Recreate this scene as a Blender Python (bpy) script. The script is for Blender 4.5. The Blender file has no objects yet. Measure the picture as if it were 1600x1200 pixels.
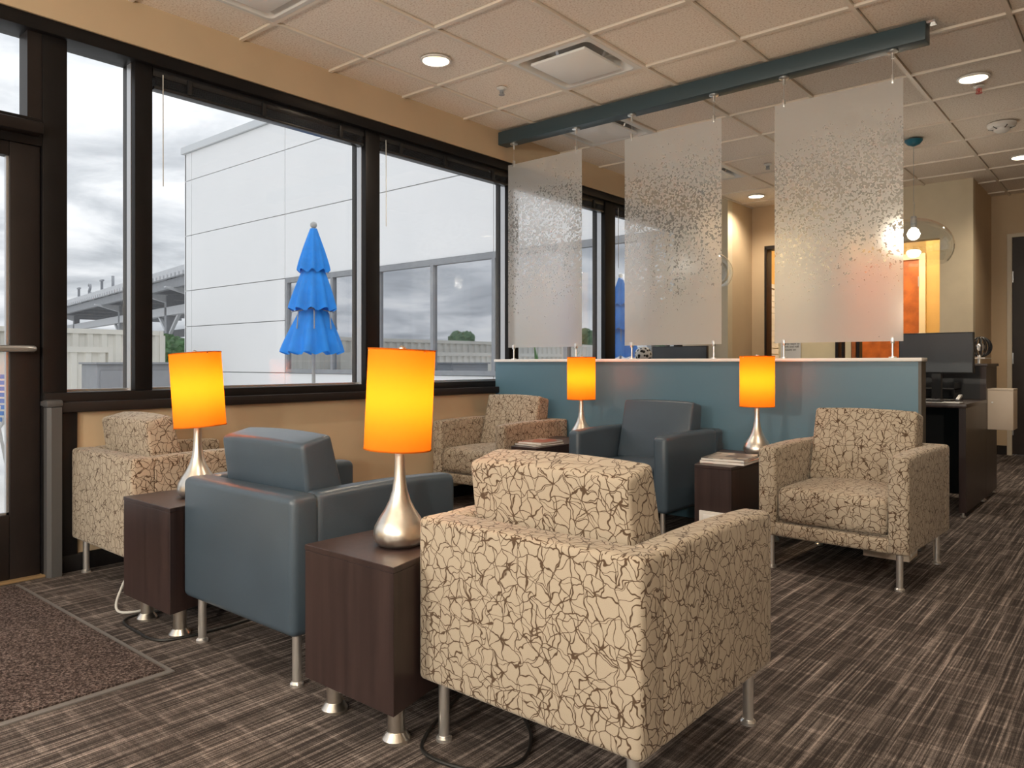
import bpy, bmesh, math, random
from mathutils import Vector, Matrix
random.seed(7)
sc = bpy.context.scene
C = sc.collection
PI = math.pi

# ------------------------------------------------------------------ camera
YAW = math.radians(40.24)
cam = bpy.data.objects.new('camera', bpy.data.cameras.new('camera'))
C.objects.link(cam)
cam.location = (0, 0, 1.01)
cam.rotation_euler = (PI/2, 0, YAW)
cam.data.sensor_width = 36
cam.data.sensor_fit = 'HORIZONTAL'
cam.data.lens = 1178/1600*36
cam.data.shift_y = -33/1600
cam.data.clip_end = 500
sc.camera = cam
FWD = Vector((-math.sin(YAW), math.cos(YAW), 0))

# ------------------------------------------------------------------ view + world
vs = sc.view_settings
vs.view_transform = 'Standard'; vs.look = 'None'; vs.gamma = 1; vs.use_curve_mapping = False
vs.exposure = 0.16
SKY = 0.92

def nd(nt, t, **kw):
    n = nt.nodes.new(t)
    for k, v in kw.items():
        if k.startswith('i_'):
            key = k[2:]
            key = int(key) if key.isdigit() else key.replace('_', ' ')
            n.inputs[key].default_value = v
        else:
            setattr(n, k, v)
    return n
def mth(nt, op, a, b=None, c=None, clamp=False):
    n = nt.nodes.new('ShaderNodeMath'); n.operation = op; n.use_clamp = clamp
    for i, x in enumerate((a, b, c)):
        if x is None: continue
        if isinstance(x, (int, float)): n.inputs[i].default_value = x
        else: nt.links.new(x, n.inputs[i])
    return n.outputs[0]
def ramp(nt, fac, stops, interp='LINEAR'):
    n = nt.nodes.new('ShaderNodeValToRGB'); n.color_ramp.interpolation = interp
    el = n.color_ramp.elements
    while len(el) < len(stops): el.new(.5)
    for e, (p, c) in zip(el, stops):
        e.position = p; e.color = (c[0], c[1], c[2], 1) if not isinstance(c, (int, float)) else (c, c, c, 1)
    nt.links.new(fac, n.inputs[0])
    return n.outputs[0]
def mixc(nt, fac, a, b, blend='MIX'):
    n = nt.nodes.new('ShaderNodeMix'); n.data_type = 'RGBA'; n.blend_type = blend
    for i, x in ((0, fac), (6, a), (7, b)):
        if isinstance(x, (int, float)): n.inputs[i].default_value = x
        elif isinstance(x, tuple): n.inputs[i].default_value = (x[0], x[1], x[2], 1)
        else: nt.links.new(x, n.inputs[i])
    return n.outputs[2]

w = bpy.data.worlds.new('overcast'); sc.world = w; w.use_nodes = True
nt = w.node_tree; nt.nodes.clear()
tc = nd(nt, 'ShaderNodeTexCoord')
sep = nd(nt, 'ShaderNodeSeparateXYZ'); nt.links.new(tc.outputs['Generated'], sep.inputs[0])
zz = mth(nt, 'ADD', mth(nt, 'ABSOLUTE', sep.outputs[2]), .16)
cmb = nd(nt, 'ShaderNodeCombineXYZ')
nt.links.new(mth(nt, 'DIVIDE', sep.outputs[0], zz), cmb.inputs[0])
nt.links.new(mth(nt, 'DIVIDE', sep.outputs[1], zz), cmb.inputs[1])
n1 = nd(nt, 'ShaderNodeTexNoise', i_Scale=1.7, i_Detail=9.0, i_Roughness=.56, i_Distortion=.35)
nt.links.new(cmb.outputs[0], n1.inputs['Vector'])
cl = ramp(nt, n1.outputs[0], [(.30, (.40, .43, .47)), (.45, (.63, .66, .70)), (.56, (.85, .87, .90)), (.70, (1.0, 1.0, 1.0))])
gm = mth(nt, 'GREATER_THAN', sep.outputs[2], 0.0)
up = mth(nt, 'MULTIPLY', mth(nt, 'MULTIPLY_ADD', mth(nt, 'MAXIMUM', sep.outputs[2], 0.), 1.0, 1.0), SKY)   # overcast sky: brighter overhead
bg = nd(nt, 'ShaderNodeBackground')
nt.links.new(up, bg.inputs[1])
nt.links.new(mixc(nt, gm, (.42, .42, .41), cl), bg.inputs[0])
out = nd(nt, 'ShaderNodeOutputWorld'); nt.links.new(bg.outputs[0], out.inputs[0])

# ------------------------------------------------------------------ materials
MATS = {}
def newmat(name):
    m = bpy.data.materials.new(name); m.use_nodes = True
    nt = m.node_tree; nt.nodes.clear()
    o = nd(nt, 'ShaderNodeOutputMaterial')
    MATS[name] = m
    return m, nt, o
def pbr(name, col, rough=.5, metal=0., spec=.5, bump=0., bscale=200., var=0., vscale=8., coat=0.):
    m, nt, o = newmat(name)
    p = nd(nt, 'ShaderNodeBsdfPrincipled')
    p.inputs['Base Color'].default_value = (*col, 1); p.inputs['Roughness'].default_value = rough
    p.inputs['Metallic'].default_value = metal; p.inputs['Specular IOR Level'].default_value = spec
    p.inputs['Coat Weight'].default_value = coat
    if var or bump:
        t = nd(nt, 'ShaderNodeTexCoord')
    if var:
        n = nd(nt, 'ShaderNodeTexNoise', i_Scale=vscale, i_Detail=5.0)
        nt.links.new(t.outputs['Object'], n.inputs['Vector'])
        lo = tuple(c*(1-var) for c in col); hi = tuple(min(1, c*(1+var)) for c in col)
        nt.links.new(ramp(nt, n.outputs[0], [(.3, lo), (.7, hi)]), p.inputs['Base Color'])
    if bump:
        n = nd(nt, 'ShaderNodeTexNoise', i_Scale=bscale, i_Detail=3.0)
        nt.links.new(t.outputs['Object'], n.inputs['Vector'])
        b = nd(nt, 'ShaderNodeBump', i_Strength=bump, i_Distance=.002)
        nt.links.new(n.outputs[0], b.inputs['Height']); nt.links.new(b.outputs[0], p.inputs['Normal'])
    nt.links.new(p.outputs[0], o.inputs[0])
    return m
pbr('wall', (.56, .43, .285), .75, bump=.12, bscale=350, var=.04, vscale=3)
pbr('wall_pale', (.60, .52, .38), .75, bump=.12, bscale=350, var=.03)
pbr('wall_cream', (.88, .78, .54), .7, var=.03)
pbr('wall_ochre', (.72, .48, .17), .7, var=.03)
pbr('grid', (.80, .71, .61), .5)
pbr('black_frame', (.008, .007, .0075), .42, spec=.25, var=.15)
pbr('dark_bar', (.016, .012, .0115), .45, spec=.3, var=.1)
pbr('grey_post', (.075, .075, .078), .5)
pbr('alu', (.55, .56, .58), .35, metal=.85)
pbr('chrome', (.88, .88, .87), .30, metal=.9)
pbr('nickel', (.74, .71, .66), .32, metal=1., var=.05, vscale=60)
pbr('dark_slat', (.016, .016, .018), .3)
pbr('leather', (.055, .080, .108), .30, spec=.5, bump=.25, bscale=420, var=.07, vscale=5)
pbr('blue_laminate', (.095, .195, .27), .34, spec=.5, var=.03, vscale=2)
pbr('blue_beam', (.040, .070, .086), .42)
pbr('white_laminate', (.82, .80, .78), .35)
pbr('edge_grey', (.10, .095, .085), .5)
pbr('white_plastic', (.75, .73, .70), .4)
pbr('enamel_white', (.92, .91, .89), .35)
pbr('white_box', (.70, .60, .50), .45)
pbr('black_plastic', (.012, .012, .014), .4)
pbr('screen', (.075, .085, .10), .28)
pbr('cable_black', (.01, .01, .01), .5)
pbr('cable_white', (.55, .55, .53), .5)
pbr('paper', (.82, .84, .86), .7)
pbr('ink', (.03, .03, .04), .7)
pbr('magazine_pages', (.80, .78, .75), .7)
pbr('orange_door', (.48, .13, .025), .45, var=.3, vscale=9)
pbr('dark_door', (.018, .010, .008), .5, var=.2)
pbr('door_trim', (.62, .55, .44), .5)
pbr('concrete', (.74, .73, .71), .8, var=.06, vscale=.8)
pbr('asphalt', (.52, .52, .51), .9, var=.1, vscale=.5)
pbr('panel_white', (.90, .90, .905), .45, var=.015, vscale=.6)
pbr('joint', (.40, .40, .41), .7)
pbr('coping', (.66, .68, .70), .4)
pbr('steel_grey', (.30, .31, .33), .55, var=.08)
pbr('steel_light', (.60, .61, .63), .5, var=.05)
pbr('corrugated', (.68, .66, .60), .6, var=.05, vscale=2)
pbr('grey_box', (.27, .28, .30), .5, var=.05)
pbr('umbrella_blue', (.008, .25, .80), .65, var=.12, vscale=6)
pbr('pole_grey', (.45, .45, .44), .45)
pbr('leaf', (.055, .13, .045), .6, var=.4, vscale=5)
pbr('leaf_light', (.16, .34, .14), .5, var=.35, vscale=9)
pbr('bark', (.08, .055, .035), .9)
pbr('teal_canopy', (.02, .17, .26), .35)
pbr('bright_reflector', (.85, .80, .70), .25)
pbr('ball_white', (.78, .78, .76), .3)
pbr('patio_blue', (.10, .22, .50), .5)
pbr('threshold', (.30, .20, .10), .6)
pbr('stain', (.25, .25, .25), .5)

def emis(name, col, s):
    m, nt, o = newmat(name)
    e = nd(nt, 'ShaderNodeEmission', i_Strength=s); e.inputs[0].default_value = (*col, 1)
    nt.links.new(e.outputs[0], o.inputs[0]); return m
emis('bulb', (1, .86, .62), 14)
emis('lens', (1, .86, .62), 2.2)

def m_tile():
    m, nt, o = newmat('ceiling_tile')
    p = nd(nt, 'ShaderNodeBsdfPrincipled', i_Roughness=.9)
    t = nd(nt, 'ShaderNodeTexCoord')
    n = nd(nt, 'ShaderNodeTexNoise', i_Scale=95., i_Detail=4., i_Roughness=.75)
    nt.links.new(t.outputs['Object'], n.inputs['Vector'])
    c = ramp(nt, n.outputs[0], [(.36, (.60, .48, .38)), (.47, (.88, .775, .67)), (.62, (.94, .86, .77))])
    nt.links.new(c, p.inputs['Base Color'])
    b = nd(nt, 'ShaderNodeBump', i_Strength=.35, i_Distance=.004)
    nt.links.new(n.outputs[0], b.inputs['Height']); nt.links.new(b.outputs[0], p.inputs['Normal'])
    nt.links.new(p.outputs[0], o.inputs[0])
m_tile()

def m_carpet():
    m, nt, o = newmat('carpet')
    p = nd(nt, 'ShaderNodeBsdfPrincipled', i_Roughness=.95)
    p.inputs['Specular IOR Level'].default_value = .1
    t = nd(nt, 'ShaderNodeTexCoord')
    def mapped(sx, sy, ofs=0):
        mp = nd(nt, 'ShaderNodeMapping'); mp.inputs['Scale'].default_value = (sx, sy, 1)
        mp.inputs['Location'].default_value = (ofs, ofs*.7, 0)
        nt.links.new(t.outputs['Object'], mp.inputs[0]); return mp.outputs[0]
    def noise(sx, sy, det, ofs=0):
        n = nd(nt, 'ShaderNodeTexNoise', i_Scale=1., i_Detail=det, i_Roughness=.6)
        nt.links.new(mapped(sx, sy, ofs), n.inputs['Vector']); return n.outputs[0]
    s1 = noise(170, 2.2, 3.)             # fine pile rows running along the room
    s2 = noise(52, 1.6, 2., 5)           # wider bands of rows
    cr = noise(11, 75, 2., 9)           # cross rows
    gr = noise(420, 300, 1.)             # loop grain
    # blocks
    mp = mapped(1/.075, 1/.125)
    sp = nd(nt, 'ShaderNodeSeparateXYZ'); nt.links.new(mp, sp.inputs[0])
    cb = nd(nt, 'ShaderNodeCombineXYZ')
    fx = mth(nt, 'FLOOR', sp.outputs[0])
    wn0 = nd(nt, 'ShaderNodeTexWhiteNoise', noise_dimensions='1D'); nt.links.new(fx, wn0.inputs['W'])
    yy = mth(nt, 'ADD', sp.outputs[1], mth(nt, 'MULTIPLY', wn0.outputs[0], .35))
    fy = mth(nt, 'FLOOR', yy)
    nt.links.new(fx, cb.inputs[0]); nt.links.new(fy, cb.inputs[1])
    wn = nd(nt, 'ShaderNodeTexWhiteNoise', noise_dimensions='2D'); nt.links.new(cb.outputs[0], wn.inputs['Vector'])
    frx = mth(nt, 'ABSOLUTE', mth(nt, 'SUBTRACT', mth(nt, 'FRACT', sp.outputs[0]), .5))
    fry = mth(nt, 'ABSOLUTE', mth(nt, 'SUBTRACT', mth(nt, 'FRACT', yy), .5))
    ex = mth(nt, 'GREATER_THAN', frx, .40); ey = mth(nt, 'GREATER_THAN', fry, .42)
    edge = mth(nt, 'MAXIMUM', mth(nt, 'MULTIPLY', ex, .6), mth(nt, 'MULTIPLY', ey, .42))
    blk = mth(nt, 'SUBTRACT', edge, mth(nt, 'MULTIPLY', wn.outputs[0], .5))
    v = mth(nt, 'ADD', mth(nt, 'MULTIPLY', mth(nt, 'SUBTRACT', s1, .5), 2.0), mth(nt, 'MULTIPLY', mth(nt, 'SUBTRACT', s2, .5), .6))
    v = mth(nt, 'ADD', v, mth(nt, 'MULTIPLY', mth(nt, 'SUBTRACT', cr, .5), .5))
    v = mth(nt, 'ADD', v, mth(nt, 'MULTIPLY', mth(nt, 'SUBTRACT', gr, .5), .8))
    v = mth(nt, 'ADD', v, mth(nt, 'MULTIPLY', blk, .32))
    v = mth(nt, 'ADD', v, .46)
    c = ramp(nt, v, [(.2, (.042, .035, .033)), (.46, (.100, .083, .076)), (.72, (.21, .178, .165)), (1.0, (.44, .37, .335))])
    nt.links.new(c, p.inputs['Base Color'])
    b = nd(nt, 'ShaderNodeBump', i_Strength=.5, i_Distance=.004)
    nt.links.new(v, b.inputs['Height']); nt.links.new(b.outputs[0], p.inputs['Normal'])
    nt.links.new(p.outputs[0], o.inputs[0])
m_carpet()

def m_mat():
    m, nt, o = newmat('mat_pile')
    p = nd(nt, 'ShaderNodeBsdfPrincipled', i_Roughness=.95); p.inputs['Specular IOR Level'].default_value = .1
    t = nd(nt, 'ShaderNodeTexCoord')
    n = nd(nt, 'ShaderNodeTexNoise', i_Scale=130., i_Detail=3., i_Roughness=.7)
    nt.links.new(t.outputs['Object'], n.inputs['Vector'])
    nt.links.new(ramp(nt, n.outputs[0], [(.36, (.018, .013, .012)), (.5, (.075, .055, .05)), (.66, (.24, .19, .175))]), p.inputs['Base Color'])
    b = nd(nt, 'ShaderNodeBump', i_Strength=.9, i_Distance=.006)
    nt.links.new(n.outputs[0], b.inputs['Height']); nt.links.new(b.outputs[0], p.inputs['Normal'])
    nt.links.new(p.outputs[0], o.inputs[0])
m_mat()

def m_fabric():
    m, nt, o = newmat('fabric')
    p = nd(nt, 'ShaderNodeBsdfPrincipled', i_Roughness=.8); p.inputs['Specular IOR Level'].default_value = .2
    p.inputs['Sheen Weight'].default_value = .15
    uv = nd(nt, 'ShaderNodeUVMap'); uv.uv_map = 'UVMap'
    n = nd(nt, 'ShaderNodeTexNoise', noise_dimensions='2D', i_Scale=24., i_Detail=1.5)
    nt.links.new(uv.outputs[0], n.inputs['Vector'])
    vm = nd(nt, 'ShaderNodeVectorMath', operation='MULTIPLY_ADD')
    nt.links.new(n.outputs['Color'], vm.inputs[0]); vm.inputs[1].default_value = (.036, .036, 0)
    nt.links.new(uv.outputs[0], vm.inputs[2])
    def layer(size, seed, nray, w, ew):
        sc_ = nd(nt, 'ShaderNodeVectorMath', operation='MULTIPLY_ADD')
        nt.links.new(vm.outputs[0], sc_.inputs[0]); sc_.inputs[1].default_value = (1/size, 1/size*.86, 0)
        sc_.inputs[2].default_value = (seed, seed*.37, 0)
        vo = nd(nt, 'ShaderNodeTexVoronoi', voronoi_dimensions='2D', feature='F1', i_Scale=1., i_Randomness=.82)
        nt.links.new(sc_.outputs[0], vo.inputs['Vector'])
        ve = nd(nt, 'ShaderNodeTexVoronoi', voronoi_dimensions='2D', feature='DISTANCE_TO_EDGE', i_Scale=1., i_Randomness=.82)
        nt.links.new(sc_.outputs[0], ve.inputs['Vector'])
        df = nd(nt, 'ShaderNodeVectorMath', operation='SUBTRACT')
        nt.links.new(sc_.outputs[0], df.inputs[0]); nt.links.new(vo.outputs['Position'], df.inputs[1])
        s = nd(nt, 'ShaderNodeSeparateXYZ'); nt.links.new(df.outputs[0], s.inputs[0])
        ang = mth(nt, 'ARCTAN2', s.outputs[1], s.outputs[0])
        sc2 = nd(nt, 'ShaderNodeSeparateColor'); nt.links.new(vo.outputs['Color'], sc2.inputs[0])
        ph = mth(nt, 'MULTIPLY', sc2.outputs[0], 6.28)
        sw = mth(nt, 'MULTIPLY', mth(nt, 'SINE', mth(nt, 'MULTIPLY', ang, 2.)), .45)   # uneven fan
        sn = mth(nt, 'ABSOLUTE', mth(nt, 'SINE', mth(nt, 'ADD', mth(nt, 'ADD', mth(nt, 'MULTIPLY', ang, nray/2), ph), sw)))
        rd = mth(nt, 'MULTIPLY', mth(nt, 'MULTIPLY', sn, vo.outputs['Distance']), 2/nray)
        rw = mth(nt, 'ADD', mth(nt, 'MULTIPLY', mth(nt, 'SUBTRACT', .4, vo.outputs['Distance']), w*.5), w)
        a = mth(nt, 'DIVIDE', rd, rw)
        b = mth(nt, 'DIVIDE', ve.outputs[0], ew)
        return mth(nt, 'MINIMUM', a, b)
    d = mth(nt, 'MINIMUM', layer(.067, 3.1, 6, .021, .020), layer(.098, 8.4, 4, .011, .014))
    lin = ramp(nt, d, [(.62, 1.), (1.0, 0.)])
    wv = nd(nt, 'ShaderNodeTexNoise', noise_dimensions='2D', i_Scale=900.)
    nt.links.new(uv.outputs[0], wv.inputs['Vector'])
    base = ramp(nt, wv.outputs[0], [(.3, (.38, .320, .247)), (.7, (.465, .40, .316))])
    nt.links.new(mixc(nt, lin, base, (.085, .052, .03)), p.inputs['Base Color'])
    b = nd(nt, 'ShaderNodeBump', i_Strength=.15, i_Distance=.001)
    nt.links.new(wv.outputs[0], b.inputs['Height']); nt.links.new(b.outputs[0], p.inputs['Normal'])
    nt.links.new(p.outputs[0], o.inputs[0])
m_fabric()

def m_wood():
    m, nt, o = newmat('espresso_wood')
    p = nd(nt, 'ShaderNodeBsdfPrincipled', i_Roughness=.34)
    t = nd(nt, 'ShaderNodeTexCoord')
    mp = nd(nt, 'ShaderNodeMapping'); mp.inputs['Scale'].default_value = (38, 38, 2.0)
    nt.links.new(t.outputs['Object'], mp.inputs[0])
    n = nd(nt, 'ShaderNodeTexNoise', i_Scale=1., i_Detail=5.); nt.links.new(mp.outputs[0], n.inputs['Vector'])
    nt.links.new(ramp(nt, n.outputs[0], [(.3, (.024, .0145, .0145)), (.7, (.044, .027, .026))]), p.inputs['Base Color'])
    nt.links.new(p.outputs[0], o.inputs[0])
m_wood()

def m_glass(name, tint, refl, f0=.04):
    # clear pane: straight-through with a fresnel reflection
    m, nt, o = newmat(name)
    tr = nd(nt, 'ShaderNodeBsdfTransparent'); tr.inputs[0].default_value = (*tint, 1)
    gl = nd(nt, 'ShaderNodeBsdfGlossy', i_Roughness=.01); gl.inputs[0].default_value = (1, 1, 1, 1)
    lw = nd(nt, 'ShaderNodeLayerWeight', i_Blend=.5)
    fac = mth(nt, 'MULTIPLY_ADD', mth(nt, 'POWER', lw.outputs['Facing'], 4.), refl, f0, clamp=True)
    mx = nd(nt, 'ShaderNodeMixShader')
    nt.links.new(fac, mx.inputs[0]); nt.links.new(tr.outputs[0], mx.inputs[1]); nt.links.new(gl.outputs[0], mx.inputs[2])
    nt.links.new(mx.outputs[0], o.inputs[0])
m_glass('glass', (.985, .99, .99), .5, .025)
m_glass('dome_glass', (.93, .95, .95), .8, .10)

def m_mirror_glass():
    m, nt, o = newmat('reflective_glass')
    d = nd(nt, 'ShaderNodeBsdfDiffuse'); d.inputs[0].default_value = (.07, .074, .08, 1)
    g = nd(nt, 'ShaderNodeBsdfGlossy', i_Roughness=.015); g.inputs[0].default_value = (.86, .88, .92, 1)
    mx = nd(nt, 'ShaderNodeMixShader'); mx.inputs[0].default_value = .66
    nt.links.new(d.outputs[0], mx.inputs[1]); nt.links.new(g.outputs[0], mx.inputs[2])
    nt.links.new(mx.outputs[0], o.inputs[0])
m_mirror_glass()

def m_shade():
    m, nt, o = newmat('lamp_shade_orange')
    tl = nd(nt, 'ShaderNodeBsdfTranslucent'); tl.inputs[0].default_value = (.38, .100, .004, 1)
    df = nd(nt, 'ShaderNodeBsdfDiffuse'); df.inputs[0].default_value = (.80, .26, .035, 1)
    mx = nd(nt, 'ShaderNodeMixShader'); mx.inputs[0].default_value = .42
    nt.links.new(tl.outputs[0], mx.inputs[1]); nt.links.new(df.outputs[0], mx.inputs[2])
    nt.links.new(mx.outputs[0], o.inputs[0])
m_shade()

def m_frost():
    m, nt, o = newmat('frosted_print_glass')
    t = nd(nt, 'ShaderNodeTexCoord')
    oi = nd(nt, 'ShaderNodeObjectInfo')
    va = nd(nt, 'ShaderNodeVectorMath', operation='ADD')
    nt.links.new(t.outputs['Object'], va.inputs[0]); nt.links.new(oi.outputs['Location'], va.inputs[1])
    s = nd(nt, 'ShaderNodeSeparateXYZ'); nt.links.new(t.outputs['Object'], s.inputs[0])
    big = nd(nt, 'ShaderNodeTexNoise', i_Scale=2.2, i_Detail=2.); nt.links.new(va.outputs[0], big.inputs['Vector'])
    zt = mth(nt, 'ADD', mth(nt, 'DIVIDE', s.outputs[2], 1.445), mth(nt, 'MULTIPLY', mth(nt, 'SUBTRACT', big.outputs[0], .5), .42))
    n = nd(nt, 'ShaderNodeTexNoise', i_Scale=62., i_Detail=1.5, i_Distortion=.6); nt.links.new(va.outputs[0], n.inputs['Vector'])
    thr = ramp(nt, zt, [(.08, .80), (.32, .635), (.50, .555), (.66, .485), (.80, .575), (.97, .80)])   # printed dissolve: clear flecks in a frosted field
    mask = mth(nt, 'ADD', mth(nt, 'MULTIPLY', mth(nt, 'SUBTRACT', n.outputs[0], thr), 30.), .5, clamp=True)
    dfw = nd(nt, 'ShaderNodeBsdfDiffuse'); dfw.inputs[0].default_value = (.96, .97, .98, 1)
    tlw = nd(nt, 'ShaderNodeBsdfTranslucent'); tlw.inputs[0].default_value = (.98, .99, 1, 1)
    rf = nd(nt, 'ShaderNodeBsdfRefraction', i_Roughness=.48, i_IOR=1.16); rf.inputs[0].default_value = (1, 1, 1, 1)
    def mx(f, a, b):
        x = nd(nt, 'ShaderNodeMixShader')
        if isinstance(f, float): x.inputs[0].default_value = f
        else: nt.links.new(f, x.inputs[0])
        nt.links.new(a, x.inputs[1]); nt.links.new(b, x.inputs[2]); return x.outputs[0]
    frost = mx(.38, mx(.62, dfw.outputs[0], tlw.outputs[0]), rf.outputs[0])
    tp = nd(nt, 'ShaderNodeBsdfTransparent'); tp.inputs[0].default_value = (.98, .99, 1, 1)
    gl = nd(nt, 'ShaderNodeBsdfGlossy', i_Roughness=.12)
    lw = nd(nt, 'ShaderNodeLayerWeight', i_Blend=.5)
    fr = mth(nt, 'MULTIPLY_ADD', mth(nt, 'POWER', lw.outputs['Facing'], 4.), .3, .02, clamp=True)
    nt.links.new(mx(fr, mx(mask, frost, mx(.34, tp.outputs[0], mx(.5, dfw.outputs[0], tlw.outputs[0]))), gl.outputs[0]), o.inputs[0])
m_frost()

def m_cover(name, cols, seed):
    m, nt, o = newmat(name)
    p = nd(nt, 'ShaderNodeBsdfPrincipled', i_Roughness=.3)
    t = nd(nt, 'ShaderNodeTexCoord')
    mp = nd(nt, 'ShaderNodeMapping'); mp.inputs['Location'].default_value = (seed, seed*2, 0)
    nt.links.new(t.outputs['Object'], mp.inputs[0])
    v = nd(nt, 'ShaderNodeTexVoronoi', i_Scale=14., distance='CHEBYCHEV'); nt.links.new(mp.outputs[0], v.inputs['Vector'])
    s = nd(nt, 'ShaderNodeSeparateColor'); nt.links.new(v.outputs['Color'], s.inputs[0])
    nt.links.new(ramp(nt, s.outputs[0], [(i/len(cols), c) for i, c in enumerate(cols)], 'CONSTANT'), p.inputs['Base Color'])
    nt.links.new(p.outputs[0], o.inputs[0])
m_cover('cover_a', [(.10, .09, .08), (.45, .40, .33), (.16, .13, .10), (.55, .5, .45)], 1.3)
m_cover('cover_b', [(.4, .3, .25), (.6, .55, .5), (.35, .10, .06), (.2, .2, .22)], 4.1)
def m_ballpat():
    m, nt, o = newmat('ball_pattern')
    p = nd(nt, 'ShaderNodeBsdfPrincipled', i_Roughness=.3)
    t = nd(nt, 'ShaderNodeTexCoord')
    v = nd(nt, 'ShaderNodeTexVoronoi', i_Scale=30.); nt.links.new(t.outputs['Object'], v.inputs['Vector'])
    nt.links.new(ramp(nt, v.outputs['Distance'], [(.42, (.02, .02, .02)), (.48, (.85, .84, .82))]), p.inputs['Base Color'])
    nt.links.new(p.outputs[0], o.inputs[0])
m_ballpat()

# ------------------------------------------------------------------ mesh helpers
def wm(o):
    m = o.matrix_basis.copy()
    if o.parent: m = wm(o.parent) @ o.matrix_parent_inverse @ m
    return m
def tag(o, label=None, cat=None, group=None, kind=None):
    if label: o['label'] = label
    if cat: o['category'] = cat
    if group: o['group'] = group
    if kind: o['kind'] = kind
    return o
def thing(name, loc, label=None, cat=None, group=None, rotz=0, kind=None):
    o = bpy.data.objects.new(name, None); C.objects.link(o)
    o.empty_display_size = .1
    o.location = loc; o.rotation_euler = (0, 0, rotz)
    return tag(o, label, cat, group, kind)
def uvbox(me):
    uvl = me.uv_layers.new(name='UVMap')
    for p in me.polygons:
        n = p.normal; ax = max(range(3), key=lambda i: abs(n[i]))
        for li in p.loop_indices:
            co = me.vertices[me.loops[li].vertex_index].co
            uvl.data[li].uv = ((co.y+.31, co.z) if ax == 0 else (co.x+1.7, co.z+.05) if ax == 1 else (co.x+.6, co.y+1.1))
def mesh(name, bm, mat, smooth=35, uv=False):
    bmesh.ops.recalc_face_normals(bm, faces=bm.faces)
    me = bpy.data.meshes.new(name); bm.to_mesh(me); bm.free()
    if smooth:
        for p in me.polygons: p.use_smooth = True
        me.set_sharp_from_angle(angle=math.radians(smooth))
    if uv: uvbox(me)
    me.materials.append(MATS[mat])
    return me
def obj(name, bm, mat, parent=None, loc=None, rot=None, world=False, smooth=35, uv=False):
    me = bm if isinstance(bm, bpy.types.Mesh) else mesh(name, bm, mat, smooth, uv)
    o = bpy.data.objects.new(name, me); C.objects.link(o)
    if loc is not None: o.location = loc
    if rot is not None: o.rotation_euler = rot
    if parent:
        o.parent = parent
        if world: o.matrix_parent_inverse = wm(parent).inverted()
    return o
def B(*boxes, bev=0., seg=2, bm=None):
    bm = bm or bmesh.new()
    for (x0, x1, y0, y1, z0, z1) in boxes:
        vs_ = [bm.verts.new((x, y, z)) for x in (x0, x1) for y in (y0, y1) for z in (z0, z1)]
        fs = [bm.faces.new([vs_[i] for i in q]) for q in ((0, 1, 3, 2), (4, 6, 7, 5), (0, 4, 5, 1), (2, 3, 7, 6), (0, 2, 6, 4), (1, 5, 7, 3))]
    if bev:
        bmesh.ops.bevel(bm, geom=bm.edges[:], offset=bev, segments=seg, profile=.5, affect='EDGES')
    return bm
def hexa(pts, bev=0., seg=3):
    """8 points: bottom 4 (ccw), top 4."""
    bm = bmesh.new(); v = [bm.verts.new(p) for p in pts]
    for q in ((3, 2, 1, 0), (4, 5, 6, 7), (0, 1, 5, 4), (1, 2, 6, 5), (2, 3, 7, 6), (3, 0, 4, 7)):
        bm.faces.new([v[i] for i in q])
    if bev: bmesh.ops.bevel(bm, geom=bm.edges[:], offset=bev, segments=seg, profile=.5, affect='EDGES')
    return bm
def prism(poly, a0, a1, axis='x', bev=0., seg=3, bm=None):
    """extrude a polygon: axis x -> poly is (y,z); y -> (x,z); z -> (x,y)"""
    bm = bm or bmesh.new()
    def pt(p, a): return (a, p[0], p[1]) if axis == 'x' else (p[0], a, p[1]) if axis == 'y' else (p[0], p[1], a)
    v0 = [bm.verts.new(pt(p, a0)) for p in poly]; v1 = [bm.verts.new(pt(p, a1)) for p in poly]
    n = len(poly)
    bm.faces.new(v0[::-1]); bm.faces.new(v1)
    sides = [bm.faces.new((v0[i], v0[(i+1) % n], v1[(i+1) % n], v1[i])) for i in range(n)]
    if bev:
        bm.normal_update()
        ed = [e for e in bm.edges if e.calc_face_angle(0) > .5]
        bmesh.ops.bevel(bm, geom=ed, offset=bev, segments=seg, profile=.5, affect='EDGES')
    return bm
def lathe(prof, n=32, bm=None, ofs=(0, 0, 0), close=True):
    bm = bm or bmesh.new(); rings = []
    for r, z in prof:
        rings.append([bm.verts.new((ofs[0]+r*math.cos(2*PI*i/n), ofs[1]+r*math.sin(2*PI*i/n), ofs[2]+z)) for i in range(n)])
    for a, b in zip(rings, rings[1:]):
        for i in range(n): bm.faces.new((a[i], a[(i+1) % n], b[(i+1) % n], b[i]))
    if close:
        bm.faces.new(rings[0][::-1]); bm.faces.new(rings[-1])
    return bm
def tube(pts, r, n=8, bm=None):
    bm = bm or bmesh.new(); pts = [Vector(p) for p in pts]; rings = []
    for i, p in enumerate(pts):
        d = (pts[min(i+1, len(pts)-1)]-pts[max(i-1, 0)]).normalized()
        u = d.cross(Vector((0, 0, 1)))
        if u.length < 1e-3: u = Vector((1, 0, 0))
        u.normalize(); w_ = u.cross(d)
        rings.append([bm.verts.new(p+r*(math.cos(2*PI*k/n)*u+math.sin(2*PI*k/n)*w_)) for k in range(n)])
    for a, b in zip(rings, rings[1:]):
        for i in range(n): bm.faces.new((a[i], a[(i+1) % n], b[(i+1) % n], b[i]))
    bm.faces.new(rings[0][::-1]); bm.faces.new(rings[-1])
    return bm
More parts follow.
